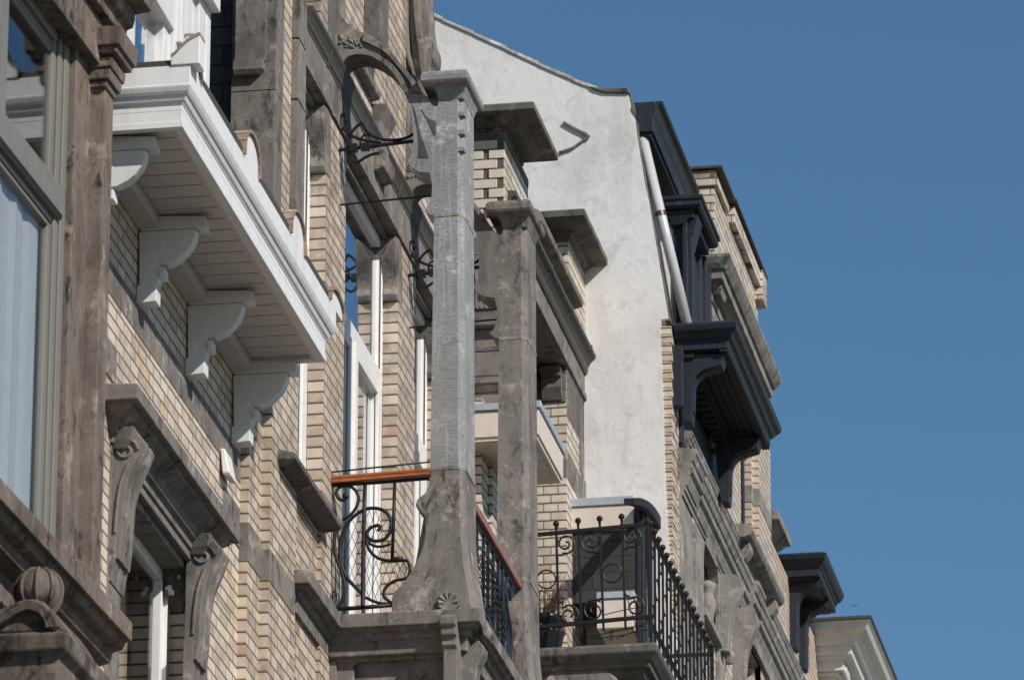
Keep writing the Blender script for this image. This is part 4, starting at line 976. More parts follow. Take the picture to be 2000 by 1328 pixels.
for i in range(9): z_ = zbm0-.35-i*.27; qn.box(-6.9, XD4+.006+.012*(i % 2), y1130+.05*(i % 2), yD1+.006, z_-.25, z_)
qn.out('quoins', M['bluestone'], hd4, .008)
# window behind the balcony
wf4 = MB(); xf4 = XD4-.22; wf4.box(xf4-.05, xf4, yw2-.20, yw2-.02, 0, zbm0).box(xf4-.05, xf4+.02, yw2-.13, yw2-.10, 0, zbm0).box(xf4-.05, xf4-.001, yw1, yw2-.2, zbm0-.35, zbm0-.25)
wo4 = wf4.out('window', M['redframe'], hd4, .004)
MB().box(xf4-.03, xf4-.025, yw1, yw2-.2, 0, zbm0).out('pane', M['glass'], wo4)
MB().box(-7.35, XD4-.3, yD0+.7, yD0+.72, 0, zbm0).out('opening_side', M['bluestone_dark'], hd4)
# cream boxed bay roof
yb4 = 36.15; xb4, zb4_ = W(1052, 855, yb4); zt4 = W(1052, 798, yb4)[1]; yb5 = F(1100, 948, xb4)[0]; zfl = W(1052, 783, yb4)[1]
bx = MB().box(-7.1, xb4, yb4, yb5, zb4_+.025, zt4); bx.box(-7.1, xb4-.012, yb4+.012, yb5-.01, zb4_, zb4_+.026)
bo = bx.out('bay_roof', M['cream'], hd4, .003)
MB().box(-7.15, xb4+.015, yb4-.015, yb5+.015, zt4+.006, zfl).out('flashing', M['zinc'], bo, .003)
so4 = MB(); y = yb4+.03
while y < yb5-.1: so4.box(-6.7, xb4-.04, y, min(y+.19, yb5-.02), zb4_-.008, zb4_-.001); y += .2
so4.out('soffit', M['soffit'], bo, .002)
# balcony: moulded slab, brackets and iron railing
yr = 36.80; xr, zr = W(1263, 1024, yr); xs4, zs4 = W(1283, 1252, yr-.06)
yre = F(1390, 1240, xr)[0]; zsbot = W(1283, 1283, yr-.06)[1]
s4 = MB(); s4.ring([(zsbot-.16, -.16), (zsbot-.11, -.14), (zsbot-.08, -.10), (zsbot-.04, -.095), (zsbot-.038, -.06), (zsbot-.004, -.055), (zsbot, -.04), (zsbot+.04, -.005), (zsbot+.05, 0), (zs4-.02, 0), (zs4, -.01)], (-7.0, xs4, yr-.06, yre+.08))
s4.out('balcony_slab', M['bluestone_dark'], hd4, .006)
u4 = MB(); u4.box(-7.0, xs4-.30, yr+.12, yre-.05, 0, zsbot-.16)
P = [(-7.0, zsbot-.17), (xs4-.06, zsbot-.17)]+[(xs4-.06-.30*math.sin(a), zsbot-.20-.10*(1-math.cos(a))*3) for a in (0, .4, .8, 1.2, 1.57)]+[(-7.0, zsbot-.55)]
u4.pxz(P, yr+.04, yr+.18); u4.pxz(P, yre-.25, yre-.10)
u4.lathe([(.28, 0), (.30, .02), (.28, .05)], (W(1130, 1330, yr)[0], yr+.02, W(1130, 1375, yr)[1]), 24, 'y')
u4.out('balcony_console', M['bluestone'], hd4, .006)
rl = MB(); y = yr
PX = [(1043, 1028, 1046, 1215), (1086, 1026, 1092, 1240), (1129, 1020, 1136, 1238), (1171, 1016, 1179, 1232), (1214, 1012, 1222, 1230), (1264, 1022, 1271, 1243)]
def TB(a, b, r, n=4, mb=None): (mb or rl).tube(TP([a, b], y), r, n)
rl.tube(TP([(1000, 1049), (1038, 1045), (1263, 1024)], y), .016, 4); rl.tube(TP([(1000, 1229), (1041, 1225), (1271, 1203)], y), .016, 4)
for (a, b, c, d) in PX[:5]+[(1000, 1030, 1002, 1218)]:
    TB((a, b), (c, d), .010); ax, az = W(a, b, y)
    rl.lathe([(.006, -.02), (.012, -.014), (.007, -.008), (.019, .002), (.021, .014), (.014, .027), (.005, .032)], (ax, y, az), 10)
a, b, c, d = PX[5]; TB((a, b), (c, d), .017)
ax, az = W(1264, 1020, y); rl.lathe([(.012, -.02), (.02, .0), (.022, .014), (.014, .027), (.005, .032)], (ax, y, az), 10)
def spiral(cx_, cz_, r0, start, turn, sgn, tail=None):
    P = []
    n = 26
    for i in range(n+1):
        t = i/n; a = math.radians(start+sgn*turn*t); r = r0*1.05*(1-.82*t**1.35); P.append((cx_+r*math.cos(a), cz_-r*math.sin(a)))
    return (tail or [])+P
for P in (spiral(1105, 1062, 18, 250, 560, 1, [(1091, 1084), (1100, 1084)]), spiral(1112, 1201, 19, 130, 560, -1, [(1093, 1176), (1100, 1176)]),
          spiral(1156, 1057, 21, 290, 560, -1, [(1171, 1079), (1163, 1079)]), spiral(1160, 1192, 20, 50, 560, 1, [(1175, 1168), (1168, 1170)]),
          spiral(1233, 1048, 20, 250, 560, 1, [(1218, 1073), (1226, 1071)]), spiral(1241, 1184, 18, 130, 560, -1, [(1222, 1163), (1229, 1164)])):
    rl.tube(TP(P, y), .0072, 5)
for cx_, cz_ in ((1067.5, 1131), (1196, 1119)): rl.tube(TP([(cx_+18*math.cos(i*math.pi/10), cz_-18*math.sin(i*math.pi/10)) for i in range(20)], y), .0058, 5, True)
for cx_, cz_ in ((1034, 1080), (1036, 1190)): rl.tube(TP(spiral(cx_, cz_, 14, 0, 480, 1), y), .0058, 5)
zt1, zb1 = W(1263, 1024, yr)[1], W(1271, 1203, yr)[1]; zend = W(1271, 1243, yr)[1]; zk1 = W(1264, 1012, yr)[1]
def side(xx, y0, y1, n, mb):
    mb.tube([(xx, y0, zt1), (xx, y1, zt1)], .016, 4); mb.tube([(xx, y0, zb1), (xx, y1, zb1)], .016, 4)
    for i in range(1, n+1):
        yy = lerp(y0, y1, i/n); mb.tube([(xx, yy, zt1+.035), (xx, yy, zend)], .010 if i < n else .017, 4)
        mb.lathe([(.006, -.02), (.012, -.014), (.007, -.008), (.019, .002), (.021, .014), (.014, .027), (.005, .032)], (xx, yy, zt1+.05), 8)
        ym = yy-(y1-y0)/n/2; r = (y1-y0)/n*.42
        if i % 2: mb.tube([(xx, ym+r*math.cos(j*math.pi/6), lerp(zt1, zb1, .5)+r*math.sin(j*math.pi/6)) for j in range(12)], .0055, 4, True)
        else:
            for zc_, s_ in ((zt1-.10, 1), (zb1+.10, -1)):
                mb.tube([(xx, ym+r*(1-.7*t)*math.cos(7*t+2), zc_+s_*r*(1-.7*t)*math.sin(7*t+2)) for t in [j/14 for j in range(15)]], .0055, 4)
side(xr, yr, yre, 17, rl)
rl.tube([(xr, yre, zt1), (-6.7, yre, zt1)], .016, 4); rl.tube([(xr, yre, zb1), (-6.7, yre, zb1)], .016, 4)
for k in range(1, 6): rl.tube([(xr-.15*k, yre, zt1+.04), (xr-.15*k, yre, zend)], .01, 4)
rl.out('iron_railing', M['ironblack'], hd4)
# flower pot and wire rack on that balcony
px_, pz_ = W(1063, 1262, yr+.35)
zfl4 = zs4
fp = root('flower_pot', 'dark blue glazed flower pot with dry brown twigs behind the black iron railing', 'flower pot', (px_, yr+.30, zfl4))
ph = .30; zf4 = zfl4
def absl(m, n, mat, par, **k): return m.out(n, mat, par, **k)
o = MB().lathe([(.085, 0), (.11, .06), (.135, .18), (.14, ph-.05), (.15, ph-.04), (.155, ph-.01), (.15, ph), (.13, ph-.01), (.12, ph-.05)], (px_, yr+.30, zf4), 20).out('pot', M['blueglaze'], fp, smooth=True)
dec = MB()
for k in range(20): a = k*math.pi/10; dec.tube([(px_+.142*math.cos(a+j*.05), yr+.30+.142*math.sin(a+j*.05), zf4+ph-.09+.018*math.sin(j*1.05)) for j in range(7)], .003, 4)
dec.out('rim_pattern', M['redwood'], o)
tw = MB()
for k in range(70):
    a = random.uniform(0, 6.28); sp = random.uniform(.02, .17); h = random.uniform(.10, .33); b0 = Vector((px_+.05*math.cos(a), yr+.3+.05*math.sin(a), zf4+ph-.02))
    e_ = b0+Vector((sp*math.cos(a), sp*math.sin(a), h)); mid = (b0+e_)/2+Vector((random.uniform(-.02, .02), random.uniform(-.02, .02), .03))
    tw.tube([b0, mid, e_], [.003, .002, .001], 3)
    for j in range(2): tw.tube([mid, mid+Vector((random.uniform(-.06, .06), random.uniform(-.04, .04), random.uniform(.03, .10)))], .0013, 3)
tw.out('twigs', M['twig'], fp)
rx, rz = W(1200, 1245, yr+.12)
rk = root('wire_rack', 'tangled black wire rack lying on the balcony slab behind the iron railing', 'rack', (rx, yr+.12, zs4))
wr = MB()
def WR(pts, dy=.12): return [(x, yr+dy, z) for x, z in WP(pts, yr+dy)]
for P in ([(1150, 1243), (1190, 1235), (1260, 1222)], [(1160, 1247), (1215, 1240), (1268, 1228)], [(1180, 1234), (1230, 1225), (1268, 1215)], [(1192, 1250), (1192, 1230), (1196, 1228), (1196, 1250)], [(1228, 1226), (1235, 1222), (1242, 1243)], [(1205, 1246), (1240, 1232), (1255, 1218)], [(1144, 1245), (1156, 1247)], [(1222, 1158), (1232, 1190), (1248, 1245)], [(1180, 1200), (1222, 1190), (1262, 1183)]):
    wr.tube(WR(P, .12+random.uniform(0, .1)), .0035, 4)
wr.out('wires', M['ironblack'], rk)
# =====================================================================================
# E. tall house with the white rendered gable and dark blue grey timber
# =====================================================================================
yE = yD1; xE = W(1313, 800, yE)[0]
he = root('white_gable_house', 'tall house with a blank white rendered gable wall and dark blue grey timber cornices', 'house', (xE, yE, 0))
WE = lambda a, b, d=0: W(a, b, yE+d)
gp = [(760, -10), (838, 28), (868, 43), (925, 68), (990, 98), (1060, 131), (1120, 157), (1160, 173), (1176, 181), (1226, 182), (1229, 196), (1231, 205), (1229, 214), (1234, 224), (1240, 232), (1243, 262), (1249, 300), (1258, 355), (1266, 390), (1275, 445), (1287, 515), (1298, 580), (1305, 622), (1292, 624), (1289, 640), (1293, 720), (1296, 820), (1299, 920), (1303, 1010), (1309, 1110), (1318, 1330)]
Pg = WP(gp, yE)
Pg = [(-13.5, 0), (-13.5, Pg[0][1]+1.6)]+Pg+[(Pg[-1][0]+.0, 0)]
MB().pxz(Pg, yE, yE+.25).out('gable_wall', M['plaster'], he)
# rough torn edge of the render and bare quoins
rng = random.Random(3)
zr0 = WE(1300, 636)[1]; x0q = WE(1280, 800)[0]
qm = MB(); z_ = zr0; k = 0
while z_ > 0:
    xr_e = WE(1313, 800)[0]
    h_ = .066 if z_ > 10 else 3.0
    qm.box(x0q, xr_e-(.0 if k % 2 else .006), yE+.012, yE+.24, z_-h_+.007, z_); z_ -= h_; k += 1
qm.box(x0q, xr_e-.02, yE+.016, yE+.235, 0, zr0-.01)
qm.out('quoin_bricks', M['brickB'], he, .002)
ed = MB()
for i in range(len(gp)-14, len(gp)-8):
    pass
ep = [(1226, 181), (1232, 186), (1237, 200), (1240, 215), (1238, 226), (1246, 240), (1246, 262), (1252, 300), (1263, 365), (1277, 440), (1290, 515), (1301, 580), (1308, 624)]
ed.pxz(WP(ep+[(a-10, b+2) for a, b in ep[::-1]], yE), yE+.03, yE+.28)
ed.out('bare_edge', M['bluestone_dark'], he, .004)
mt = MB(); mt.pxz(WP([(1150, 170), (1180, 174), (1226, 173), (1231, 184), (1180, 183), (1160, 177)], yE), yE-.02, yE+.28); mt.out('coping', M['capstone'], he, .01)
vt = [(780, 0), (864, 40), (925, 67.5), (990, 97.5), (1052, 127), (1117, 156), (1166, 176)]
for i in range(len(vt)-1):
    (a, b), (c, d) = vt[i], vt[i+1]
    P = WP([(a, b-3), (c, d-6), (c, d+2), (a, b+3)], yE)
    t_ = MB().pxz(P, yE-.012, yE+.3).out('verge_tile', M['vergepale'], he, .004)
    MB().pxz(WP([(c-1, d-7), (c+5, d-3), (c+4, d+1), (c-1, d-1)], yE), yE-.008, yE+.3).out('tile_end', M['terracotta'], t_, .002)
# wall anchor left on the render
am = MB()
for P in ([(1101, 240), (1124, 253), (1147, 264)], [(1148, 270), (1120, 290), (1092, 300)]): am.tube([(x, yE-.012, z) for x, z in WP(P, yE)], .010, 4)
am.tube([(x, yE-.010, z) for x, z in WP([(1140, 262), (1151, 268), (1147, 273)], yE)], .011, 4)
am.out('wall_anchor', M['bluestone'], he)
# body, mansard slates, roof
XM = [(1229, 196), (1305, 625)]
(xm0, zm0_), (xm1, zm1_) = WE(1238, 205), WE(1308, 628)
yE1 = 42.3
MB().pxz([(-13, 0), (xE-.45, 0), (xE-.45, zm1_-.3), (xm1-.03, zm1_-.3), (xm0-.08, zm0_), (-7.5, zm0_+.6), (-13, zm0_+.2)], yE+.25, yE1).out('roof', M['slate'], he)
# upper cornice
yu = yE+.06
z_t = WE(1288, 191)[1]; z_m = WE(1288, 222)[1]; z_b = WE(1275, 250)[1]; xu = WE(1290, 192)[0]
yu1 = F(1360, 395, xu)[0]+.9
uc = MB(); uc.pxz([(-7, z_b), (WE(1273, 250)[0], z_b), (WE(1273, 224)[0], z_m), (WE(1276, 218)[0], WE(1276, 218)[1]), (WE(1281, 206)[0], WE(1281, 206)[1]), (WE(1284, 203)[0], WE(1284, 201)[1]), (xu, WE(1288, 197)[1]), (xu+.008, z_t), (-7, WE(1238, 196)[1])], yu, yu1)
uc.pxz([(-7, z_b-.03), (WE(1268, 250)[0], z_b-.03), (WE(1268, 250)[0], z_b), (-7, z_b)], yu+.02, yu1)
uc.out('upper_cornice', M['navy'], he, .004)
# downpipe on the mansard slope
a0 = WE(1255, 270, .12); a1 = WE(1342, 634, .12)
dpp = MB(); dpp.tube([(a0[0], yE+.12, a0[1]), (a1[0], yE+.12, a1[1])], .037, 14); dp_ = dpp.out('downpipe', M['pipe'], he, smooth=True)
cl = MB(); m0 = (lerp(a0[0], a1[0], .40), lerp(a0[1], a1[1], .40)); m1 = (lerp(a0[0], a1[0], .425), lerp(a0[1], a1[1], .425))
cl.tube([(m0[0], yE+.12, m0[1]), (m1[0], yE+.12, m1[1])], .041, 14); cl.out('pipe_clip', M['redframe'], dp_)
# dormer
yd = yE+.25
dz1 = W(1372, 380, yd)[1]; dz2 = W(1368, 398, yd)[1]; xd = W(1368, 390, yd)[0]; yde = F(1403, 488, xd)[0]
dr = MB(); dr.ring([(dz2-.02, -.02), (dz2, 0), (dz1-.03, 0), (dz1-.028, .012), (dz1, .015), (dz1+.03, -.2)], (-7, xd, yd, yde))
dr.box(-7, W(1352, 400, yd)[0], yd+.05, yde-.05, dz2-.08, dz2-.018)
dro = dr.out('dormer', M['navy'], he, .003)
zb5 = WE(1340, 640)[1]-.2; xpf = W(1348, 500, yd+.1)[0]
db = MB()
db.box(xpf-.12, xpf-.05, yd+.10, yd+.2, zb5, dz2-.02).box(xpf-.05, xpf-.015, yd+.06, yd+.16, zb5, dz2-.11).loft([(dz2-.13, xpf-.13, xpf-.03, yd+.05, yd+.17), (dz2-.07, xpf-.14, xpf, yd+.03, yd+.18)])
db.box(xpf-.03, xpf+.01, yd+.14, yd+.30, zb5, dz2-.3).loft([(dz2-.30, xpf-.03, xpf-.005, yd+.12, yd+.30), (dz2-.16, xpf-.03, xpf+.03, yd+.10, yd+.30), (dz2-.05, xpf-.03, xpf+.06, yd+.08, yd+.30)])
for k, yy in enumerate((.75, .95, 1.2)): db.box(xpf-.1, xpf-.02+.01*(k % 2), yd+yy, yd+yy+.08, zb5, dz2-.03)
db.box(xpf-.09, xpf-.03, yd+.3, yd+1.2, zb5, zb5+.3)
db.out('dormer_frame', M['navy'], dro, .004)
MB().box(-6.8, xpf-.06, yd+.12, yd+.135, zb5, dz2-.05).out('dormer_side', M['plaster'], dro)
MB().box(xpf-.08, xpf-.075, yd+.3, yd+1.2, zb5, dz2-.05).out('pane', M['glassC'], dro)
# main dark cornice over the loggia
yq = yE+.03
xq = W(1418, 640, yq)[0]; ztq = W(1418, 634, yq)[1]; zlq = W(1414, 672, yq)[1]; 
yq1 = F(1527, 858, xq+.075)[0]
mc = MB()
mc.ring([(zlq, 0), (zlq+.055, 0), (zlq+.058, .006), (zlq+.07, .010), (zlq+.072, .022), (zlq+.10, .040), (zlq+.125, .066), (zlq+.14, .072), (ztq+.02, .078), (ztq+.05, .03)], (W(1316, 650, yq)[0], xq, yq+.08, yq1-.08))
mc.out('main_cornice', M['navy'], he, .003)
xl_ = W(1318, 690, yq)[0]
sq = MB()
for k in range(7): sq.box(xq-.07-.052*(k+1), xq-.07-.052*k-.008, yq+.10, yq1-.12, zlq-.012, zlq+.002)
sq.box(xl_, xq-.02, yq+.09, yq1-.1, zlq+.0015, zlq+.02).box(xq-.062, xq-.004, yq+.085, yq1-.085, zlq-.02, zlq+.004)
for k in range(12): yy = lerp(yq+.35, yq1-.5, k/11); sq.box(xl_+.02, xl_+.10, yy, yy+.06, zlq-.10, zlq-.045)
sq.box(xl_, xl_+.12, yq+.1, yq1-.1, zlq-.05, zlq-.011)
sq.out('soffit', M['navy2'], he, .002)
# brackets: long curved timber consoles
B1 = [(1335, 692), (1413, 692), (1408, 712), (1398, 716), (1380, 720), (1368, 726), (1358, 737), (1353, 752), (1352, 775), (1351, 800), (1350, 822), (1336, 822), (1330, 790), (1322, 700)]
bp_ = WP(B1[:4], yq+.12)+WP(spl(B1[3:9], 3), yq+.12)[1:]+WP(B1[9:], yq+.12)
dzb = zlq-.012-bp_[0][1]
lst = []
b1 = MB(); b1.pxz([(x, z+dzb) for x, z in bp_], yq+.12, yq+.28)
b1.pxz([(x+.008, z+dzb-.004) for x, z in bp_[3:-4]]+[(bp_[-5][0]-.05, bp_[-5][1]), (bp_[5][0]-.12, bp_[4][1])], yq+.16, yq+.24)
bb = b1.out('bracket', M['navy'], he, .004)
twin(bb, he, dy=yq1-.52-yq)
lb2 = MB(); lb2.box(xE-.2, W(1332, 730, yq)[0], yq+.02, yq+.1, W(1325, 790, yq)[1], zlq+.02); lb2.out('side_board', M['navy'], he, .004)
# facade of E and of its neighbour F share one line
yF1 = F(1505, 950, xE)[0]; yFw = F(1482, 950, xE)[0]
zen = F(1357, 905, xE+.06)[1]
we = MB(); ar0, ar1 = F(1367, 1150, xE)[0], F(1397, 1150, xE)[0]; arb = F(1385, 1222, xE)[1]
we.box(xE-.5, xE, yE+.25, ar0, 0, zen-.25).box(xE-.5, xE, ar1, yE1, 0, zen-.25).box(xE-.5, xE-.002, ar0, ar1, 0, arb-.05).box(xE-.6, xE-.35, ar0-.1, ar1+.1, arb-.1, zen-.25).box(xE-.5, xE-.03, yE+.25, yE1, zen-.25, zlq)
we.out('wall', M['brickF'], he)
# blue grey panel behind the loggia brackets
bpn = MB(); bpn.box(xE-.1, xE-.012, yE+.5, yE1+.9, zen+.05, zlq-.02); bpn.box(xE-.1, xE+.01, yE+.5, yE1+.9, zen+.04, zen+.12); bpn.out('panel', M['navy'], he, .004)
# entablature of the ground-floor bay: several mouldings running on down the street
ent = MB()
X_ = xE
def run(P, y0, y1): ent.pxz(P, y0, y1)
ze = zen
prof = [(-.3, -.34), (.005, -.34), (.005, -.30), (.018, -.295), (.018, -.27), (.03, -.26), (.045, -.22), (.05, -.21), (.05, -.19), (.075, -.17), (.08, -.14), (.062, -.135), (.062, -.09), (.075, -.08), (.09, -.04), (.10, -.03), (.10, 0), (-.3, .05)]
ye0 = yE+.33; yS = [(ye0, ye0+.5, .02), (ye0+.5, 43.3, -.01), (43.3, 43.7, .03), (43.7, 47.4, -.01)]
for a, b, d in yS: run([(X_+x+d, ze+z) for x, z in prof], a, b-.001)
run([(X_+x*.55-.01, ze+z*.6+.24) for x, z in prof], ye0+.3, 47.4)
ent.out('entablature', M['palestone'], he, .003)
st_ = MB(); st_.box(X_-.2, X_+.012, ye0-.04, ye0+.5, ze-1.9, ze-.345)
st_.out('corner_pier', M['palestone'], he, .004)
# arched window and its carved capital
ya1 = F(1367, 1150, X_)[0]; ya2 = F(1397, 1150, X_)[0]; zsp = F(1367, 1100, X_)[1]; zap = F(1382, 1058, X_)[1]; zbt = F(1385, 1222, X_)[1]
am_ = MB(); yo0, yo1 = F(1352, 1100, X_)[0], F(1408, 1200, X_)[0]
top = [(lerp(ya1, ya2, .5)-math.cos(math.pi*i/12)*(ya2-ya1)/2, zsp+math.sin(math.pi*i/12)*(zap-zsp)) for i in range(13)]
mid = lerp(ya1, ya2, .5)
am_.pyz([(yo0, zbt-.8), (yo0, ze-.36), (mid, ze-.36)]+[p for p in top[:7]][::-1]+[(ya1, zbt-.8)], X_-.05, X_+.03)
am_.pyz([(yo1, zbt-.8), (yo1, ze-.36), (mid+.0005, ze-.36)]+[p for p in top[6:]]+[(ya2, zbt-.8)], X_-.05, X_+.03)
am_.out('arch_surround', M['palestone'], he, .004)
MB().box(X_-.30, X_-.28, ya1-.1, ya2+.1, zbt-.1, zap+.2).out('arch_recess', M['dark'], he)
cpt = MB(); cpt.lathe([(.02, -.5), (.03, -.28), (.045, -.24), (.05, -.20), (.06, -.15), (.062, -.10), (.05, -.05), (.04, -.03), (.06, .0), (.064, .04), (.03, .06)], (X_-.05, ya2-.06, F(1385, 1130, X_)[1]), 12)
cpt.out('carved_capital', M['palestone'], he, smooth=True)
sl_ = MB(); sl_.box(X_-.1, X_+.05, ya1-.02, yo1, zbt-.06, zbt); sl_.out('window_sill', M['palestone'], he, .004)
# scroll consoles under the entablature
c0y = F(1424, 1150, X_+.1)[0]; tz = F(1440, 1122, X_+.1)[1]
def scr(y0, nm, parent, dz=0):
    P = WP(spl([(1424, 1120), (1436, 1122), (1447, 1135), (1448, 1148), (1442, 1165), (1432, 1190), (1424, 1225), (1423, 1270)], 3), y0)
    m = MB(); m.pxz([(X_-.02, P[0][1])]+[(max(x, X_+.01), z) for x, z in P]+[(X_-.02, P[-1][1])], y0, y0+.13); return m.out(nm, M['palestone'], parent, .006)
s1 = scr(c0y, 'scroll_console', he); twin(s1, he, dy=.82); 
m = MB(); m.box(X_-.1, X_+.02, c0y+.35, c0y+.62, tz-.62, tz-.30); m.lathe([(.03, -.05), (.05, 0), (.03, .05)], (X_+.03, c0y+.45, tz-.62), 10); m.out('carved_stop', M['palestone'], he, .004)
# =====================================================================================
# F. neighbour with the grey cornice and brick parapet
# =====================================================================================
yF0 = 42.3
hf = root('brick_parapet_house', 'sandy brick house with a grey stone cornice below a brick parapet', 'house', (xE, yF0+.5, 0))
wf_ = MB(); zsF = F(1470, 1025, xE+.12)[1]
yk_ = F(1447, 950, xE)[0]
zgc = F(1535, 745, xE+.17)[1]
yA_, yB_ = F(1452, 1240, xE)[0], F(1530, 1400, xE)[0]; zo_ = F(1452, 1232, xE)[1]
wf_.box(xE-.6, xE, yF0+.001, yA_, 0, zgc-.3).box(xE-.6, xE, yA_, yk_, zo_, zgc-.3)
wf_.box(xE-.6, xE, yFw, yF1, 0, zgc-.3)
wf_.box(xE-.6, xE-.045, yFw-.10, yFw, 0, zgc-.3)
wf_.box(xE-.6, xE-.002, yk_, yFw, zo_, zsF-.05).box(xE-.6, xE-.002, yB_, yFw, 0, zo_)
lw = MB().box(xE-.02, xE+.03, yA_-.06, yB_+.1, zo_, zo_+.10).box(xE-.02, xE+.02, yA_-.10, yA_-.003, zo_-3, zo_)
lw.out('opening_frame', M['palestone'], hf, .004)
wf_.out('wall', M['brickF'], hf)
MB().box(-13, xE-.6, yF0, yF1, 0, zgc+.2).out('rear_wall', M['dark'], hf)
for py in (965, 1190):
    z_ = F(1487, py, xE)[1]; MB().box(xE-.6, xE+.005, yFw-.004, yF1+.003, z_-.14, z_).box(xE-.6, xE-.04, yFw-.104, yFw-.003, z_-.139, z_-.001).out('stone_band', M['palestone'], hf, .003)
wn = MB(); wn.box(xE-.16, xE-.10, yFw-.34, yFw-.10, zsF, zgc-.3).box(xE-.16, xE-.09, yFw-.18, yFw-.13, zsF, zgc-.3)
wo_ = wn.out('window', M['navy'], hf, .004); MB().box(xE-.15, xE-.14, yk_, yFw-.3, zsF, zgc-.3).out('pane', M['glassC'], wo_)
# rounded sill with corbels and dentils
xs5 = xE+.14; ysa = F(1470, 1028, xs5)[0]; ysb = F(1533, 1150, xs5)[0]; zs5 = F(1470, 1022, xs5)[1]
m = MB(); m.pxz([(xE-.05, zs5-.10), (xs5-.06, zs5-.10), (xs5-.02, zs5-.085), (xs5, zs5-.05), (xs5-.005, zs5-.02), (xs5-.04, zs5), (xE-.05, zs5+.02)], ysa, ysb)
m.out('window_sill', M['palestone'], hf, .006)
m = MB(); m.box(xE-.05, xE+.02, ysa+.1, ysb-.1, zs5-.34, zs5-.11)
n = 26
for k in range(n): yy = lerp(ysa+.25, ysb-.3, k/n); m.box(xE, xE+.035, yy, yy+.03, zs5-.15, zs5-.12)
m.box(xE, xE+.05, ysa+.2, ysb-.2, zs5-.118, zs5-.10).out('dentil_panel', M['palestone'], hf, .002)
def corb(y0):
    P = [(0, 0), (.10, 0), (.12, -.03), (.115, -.07), (.08, -.12), (.045, -.15), (.03, -.22), (0, -.26)]
    return MB().pxz([(xE-.01+x, zs5-.10+z) for x, z in P], y0, y0+.13).out('corbel', M['palestone'], hf, .008)
k1 = corb(ysa+.12); twin(k1, hf, dy=ysb-ysa-.35)
# grey cornice
xg0 = xE+.02; ycg0 = 41.6; zc0 = F(1405, 455, xE+.16)[1]; ycg1 = F(1535, 735, xE+.19)[0]-.30
gc = MB(); gc.ring([(zc0-.30, .0), (zc0-.22, .0), (zc0-.218, .02), (zc0-.19, .03), (zc0-.17, .06), (zc0-.168, .09), (zc0-.10, .092), (zc0-.098, .11), (zc0-.06, .135), (zc0-.02, .155), (zc0, .158), (zc0+.04, .0)], (-7, xg0, ycg0+.16, ycg1))
gc.out('grey_cornice', M['palestone'], hf, .003)
fz = MB(); fz.box(-7, xE+.01, ycg0+.18, ycg1, zc0-.62, zc0-.301); fz.box(-7, xE+.03, ycg0+.20, ycg0+.42, zc0-1.4, zc0-.40).box(xE-.3, xE+.03, ycg1-.5, ycg1-.3, zc0-.62, zc0-.302)
fz.out('frieze', M['palestone'], hf, .005)
lf = MB(); yl_ = ycg0+.19; lx, lz = W(1398, 540, yl_)   # carved leaf capital
lf.loft([(lz-.14, lx-.09, lx+.035, yl_-.01, yl_+.2), (lz-.10, lx-.10, lx+.05, yl_-.03, yl_+.2), (lz-.04, lx-.08, lx+.03, yl_-.02, yl_+.2), (lz+.06, lx-.10, lx+.07, yl_-.05, yl_+.2), (lz+.09, lx-.10, lx+.075, yl_-.055, yl_+.2)])
for k in range(14):
    a = rng.uniform(-.08, .05); h = rng.uniform(-.04, .07); lf.tube([(lx+a, yl_-.03, lz+h-.04), (lx+a+.02, yl_-.055, lz+h), (lx+a+.035, yl_-.045, lz+h-.01)], [.006, .010, .004], 5)
lf.out('leaf_capital', M['palestone'], hf, .003)
# parapet of brick above it with a chimney block
yp0 = 41.75; xpp = xE+.0
zpt = W(1400, 365, yp0)[1]; xch = W(1395, 365, yp0)[0]; zpa = zc0+.02
pm = MB(); pm.box(-7, xch, yp0, ycg1-.2, zpa, W(1390, 362, yp0)[1])
pm.box(-7, W(1402, 355, yp0-.02)[0], yp0-.02, yp0+.55, W(1402, 363, yp0)[1]+.001, W(1402, 348, yp0)[1])
zzp = F(1455, 450, xch+.06)[1]
pm.box(xch-.2, xch+.045, yp0+.75, ycg1-.15, zzp-.10, zzp+.03)
pm.box(xch-.2, xch+.06, ycg1-.35, ycg1-.12, zzp-.2, zzp+.04)
pm.out('parapet', M['brickD'], hf, .002)
zco = W(1408, 348, yp0)[1]
cc = MB(); cc.box(-7, W(1402, 340, yp0)[0]-.015, yp0-.005, yp0+.60, zco+.001, W(1400, 332, yp0)[1]); cc.out('render_block', M['verge'], hf, .01)
ct = MB(); zq4 = W(1408, 330, yp0)[1]; ct.box(-7, W(1410, 325, yp0-.03)[0], yp0-.03, yp0+.66, zq4, zq4+.022); ct.box(xch-.3, xch+.07, yp0+.67, ycg1-.1, zzp+.045, zzp+.065)
ct.out('flashing', M['lead'], hf, .003)
rb = MB(); rb.box(W(1391, 342, yp0)[0]-.0, W(1403, 342, yp0)[0]-.02, yp0-.012, yp0, W(1395, 347, yp0)[1], W(1395, 339, yp0)[1]); rb.out('exposed_brick', M['terracotta'], hf, .003)
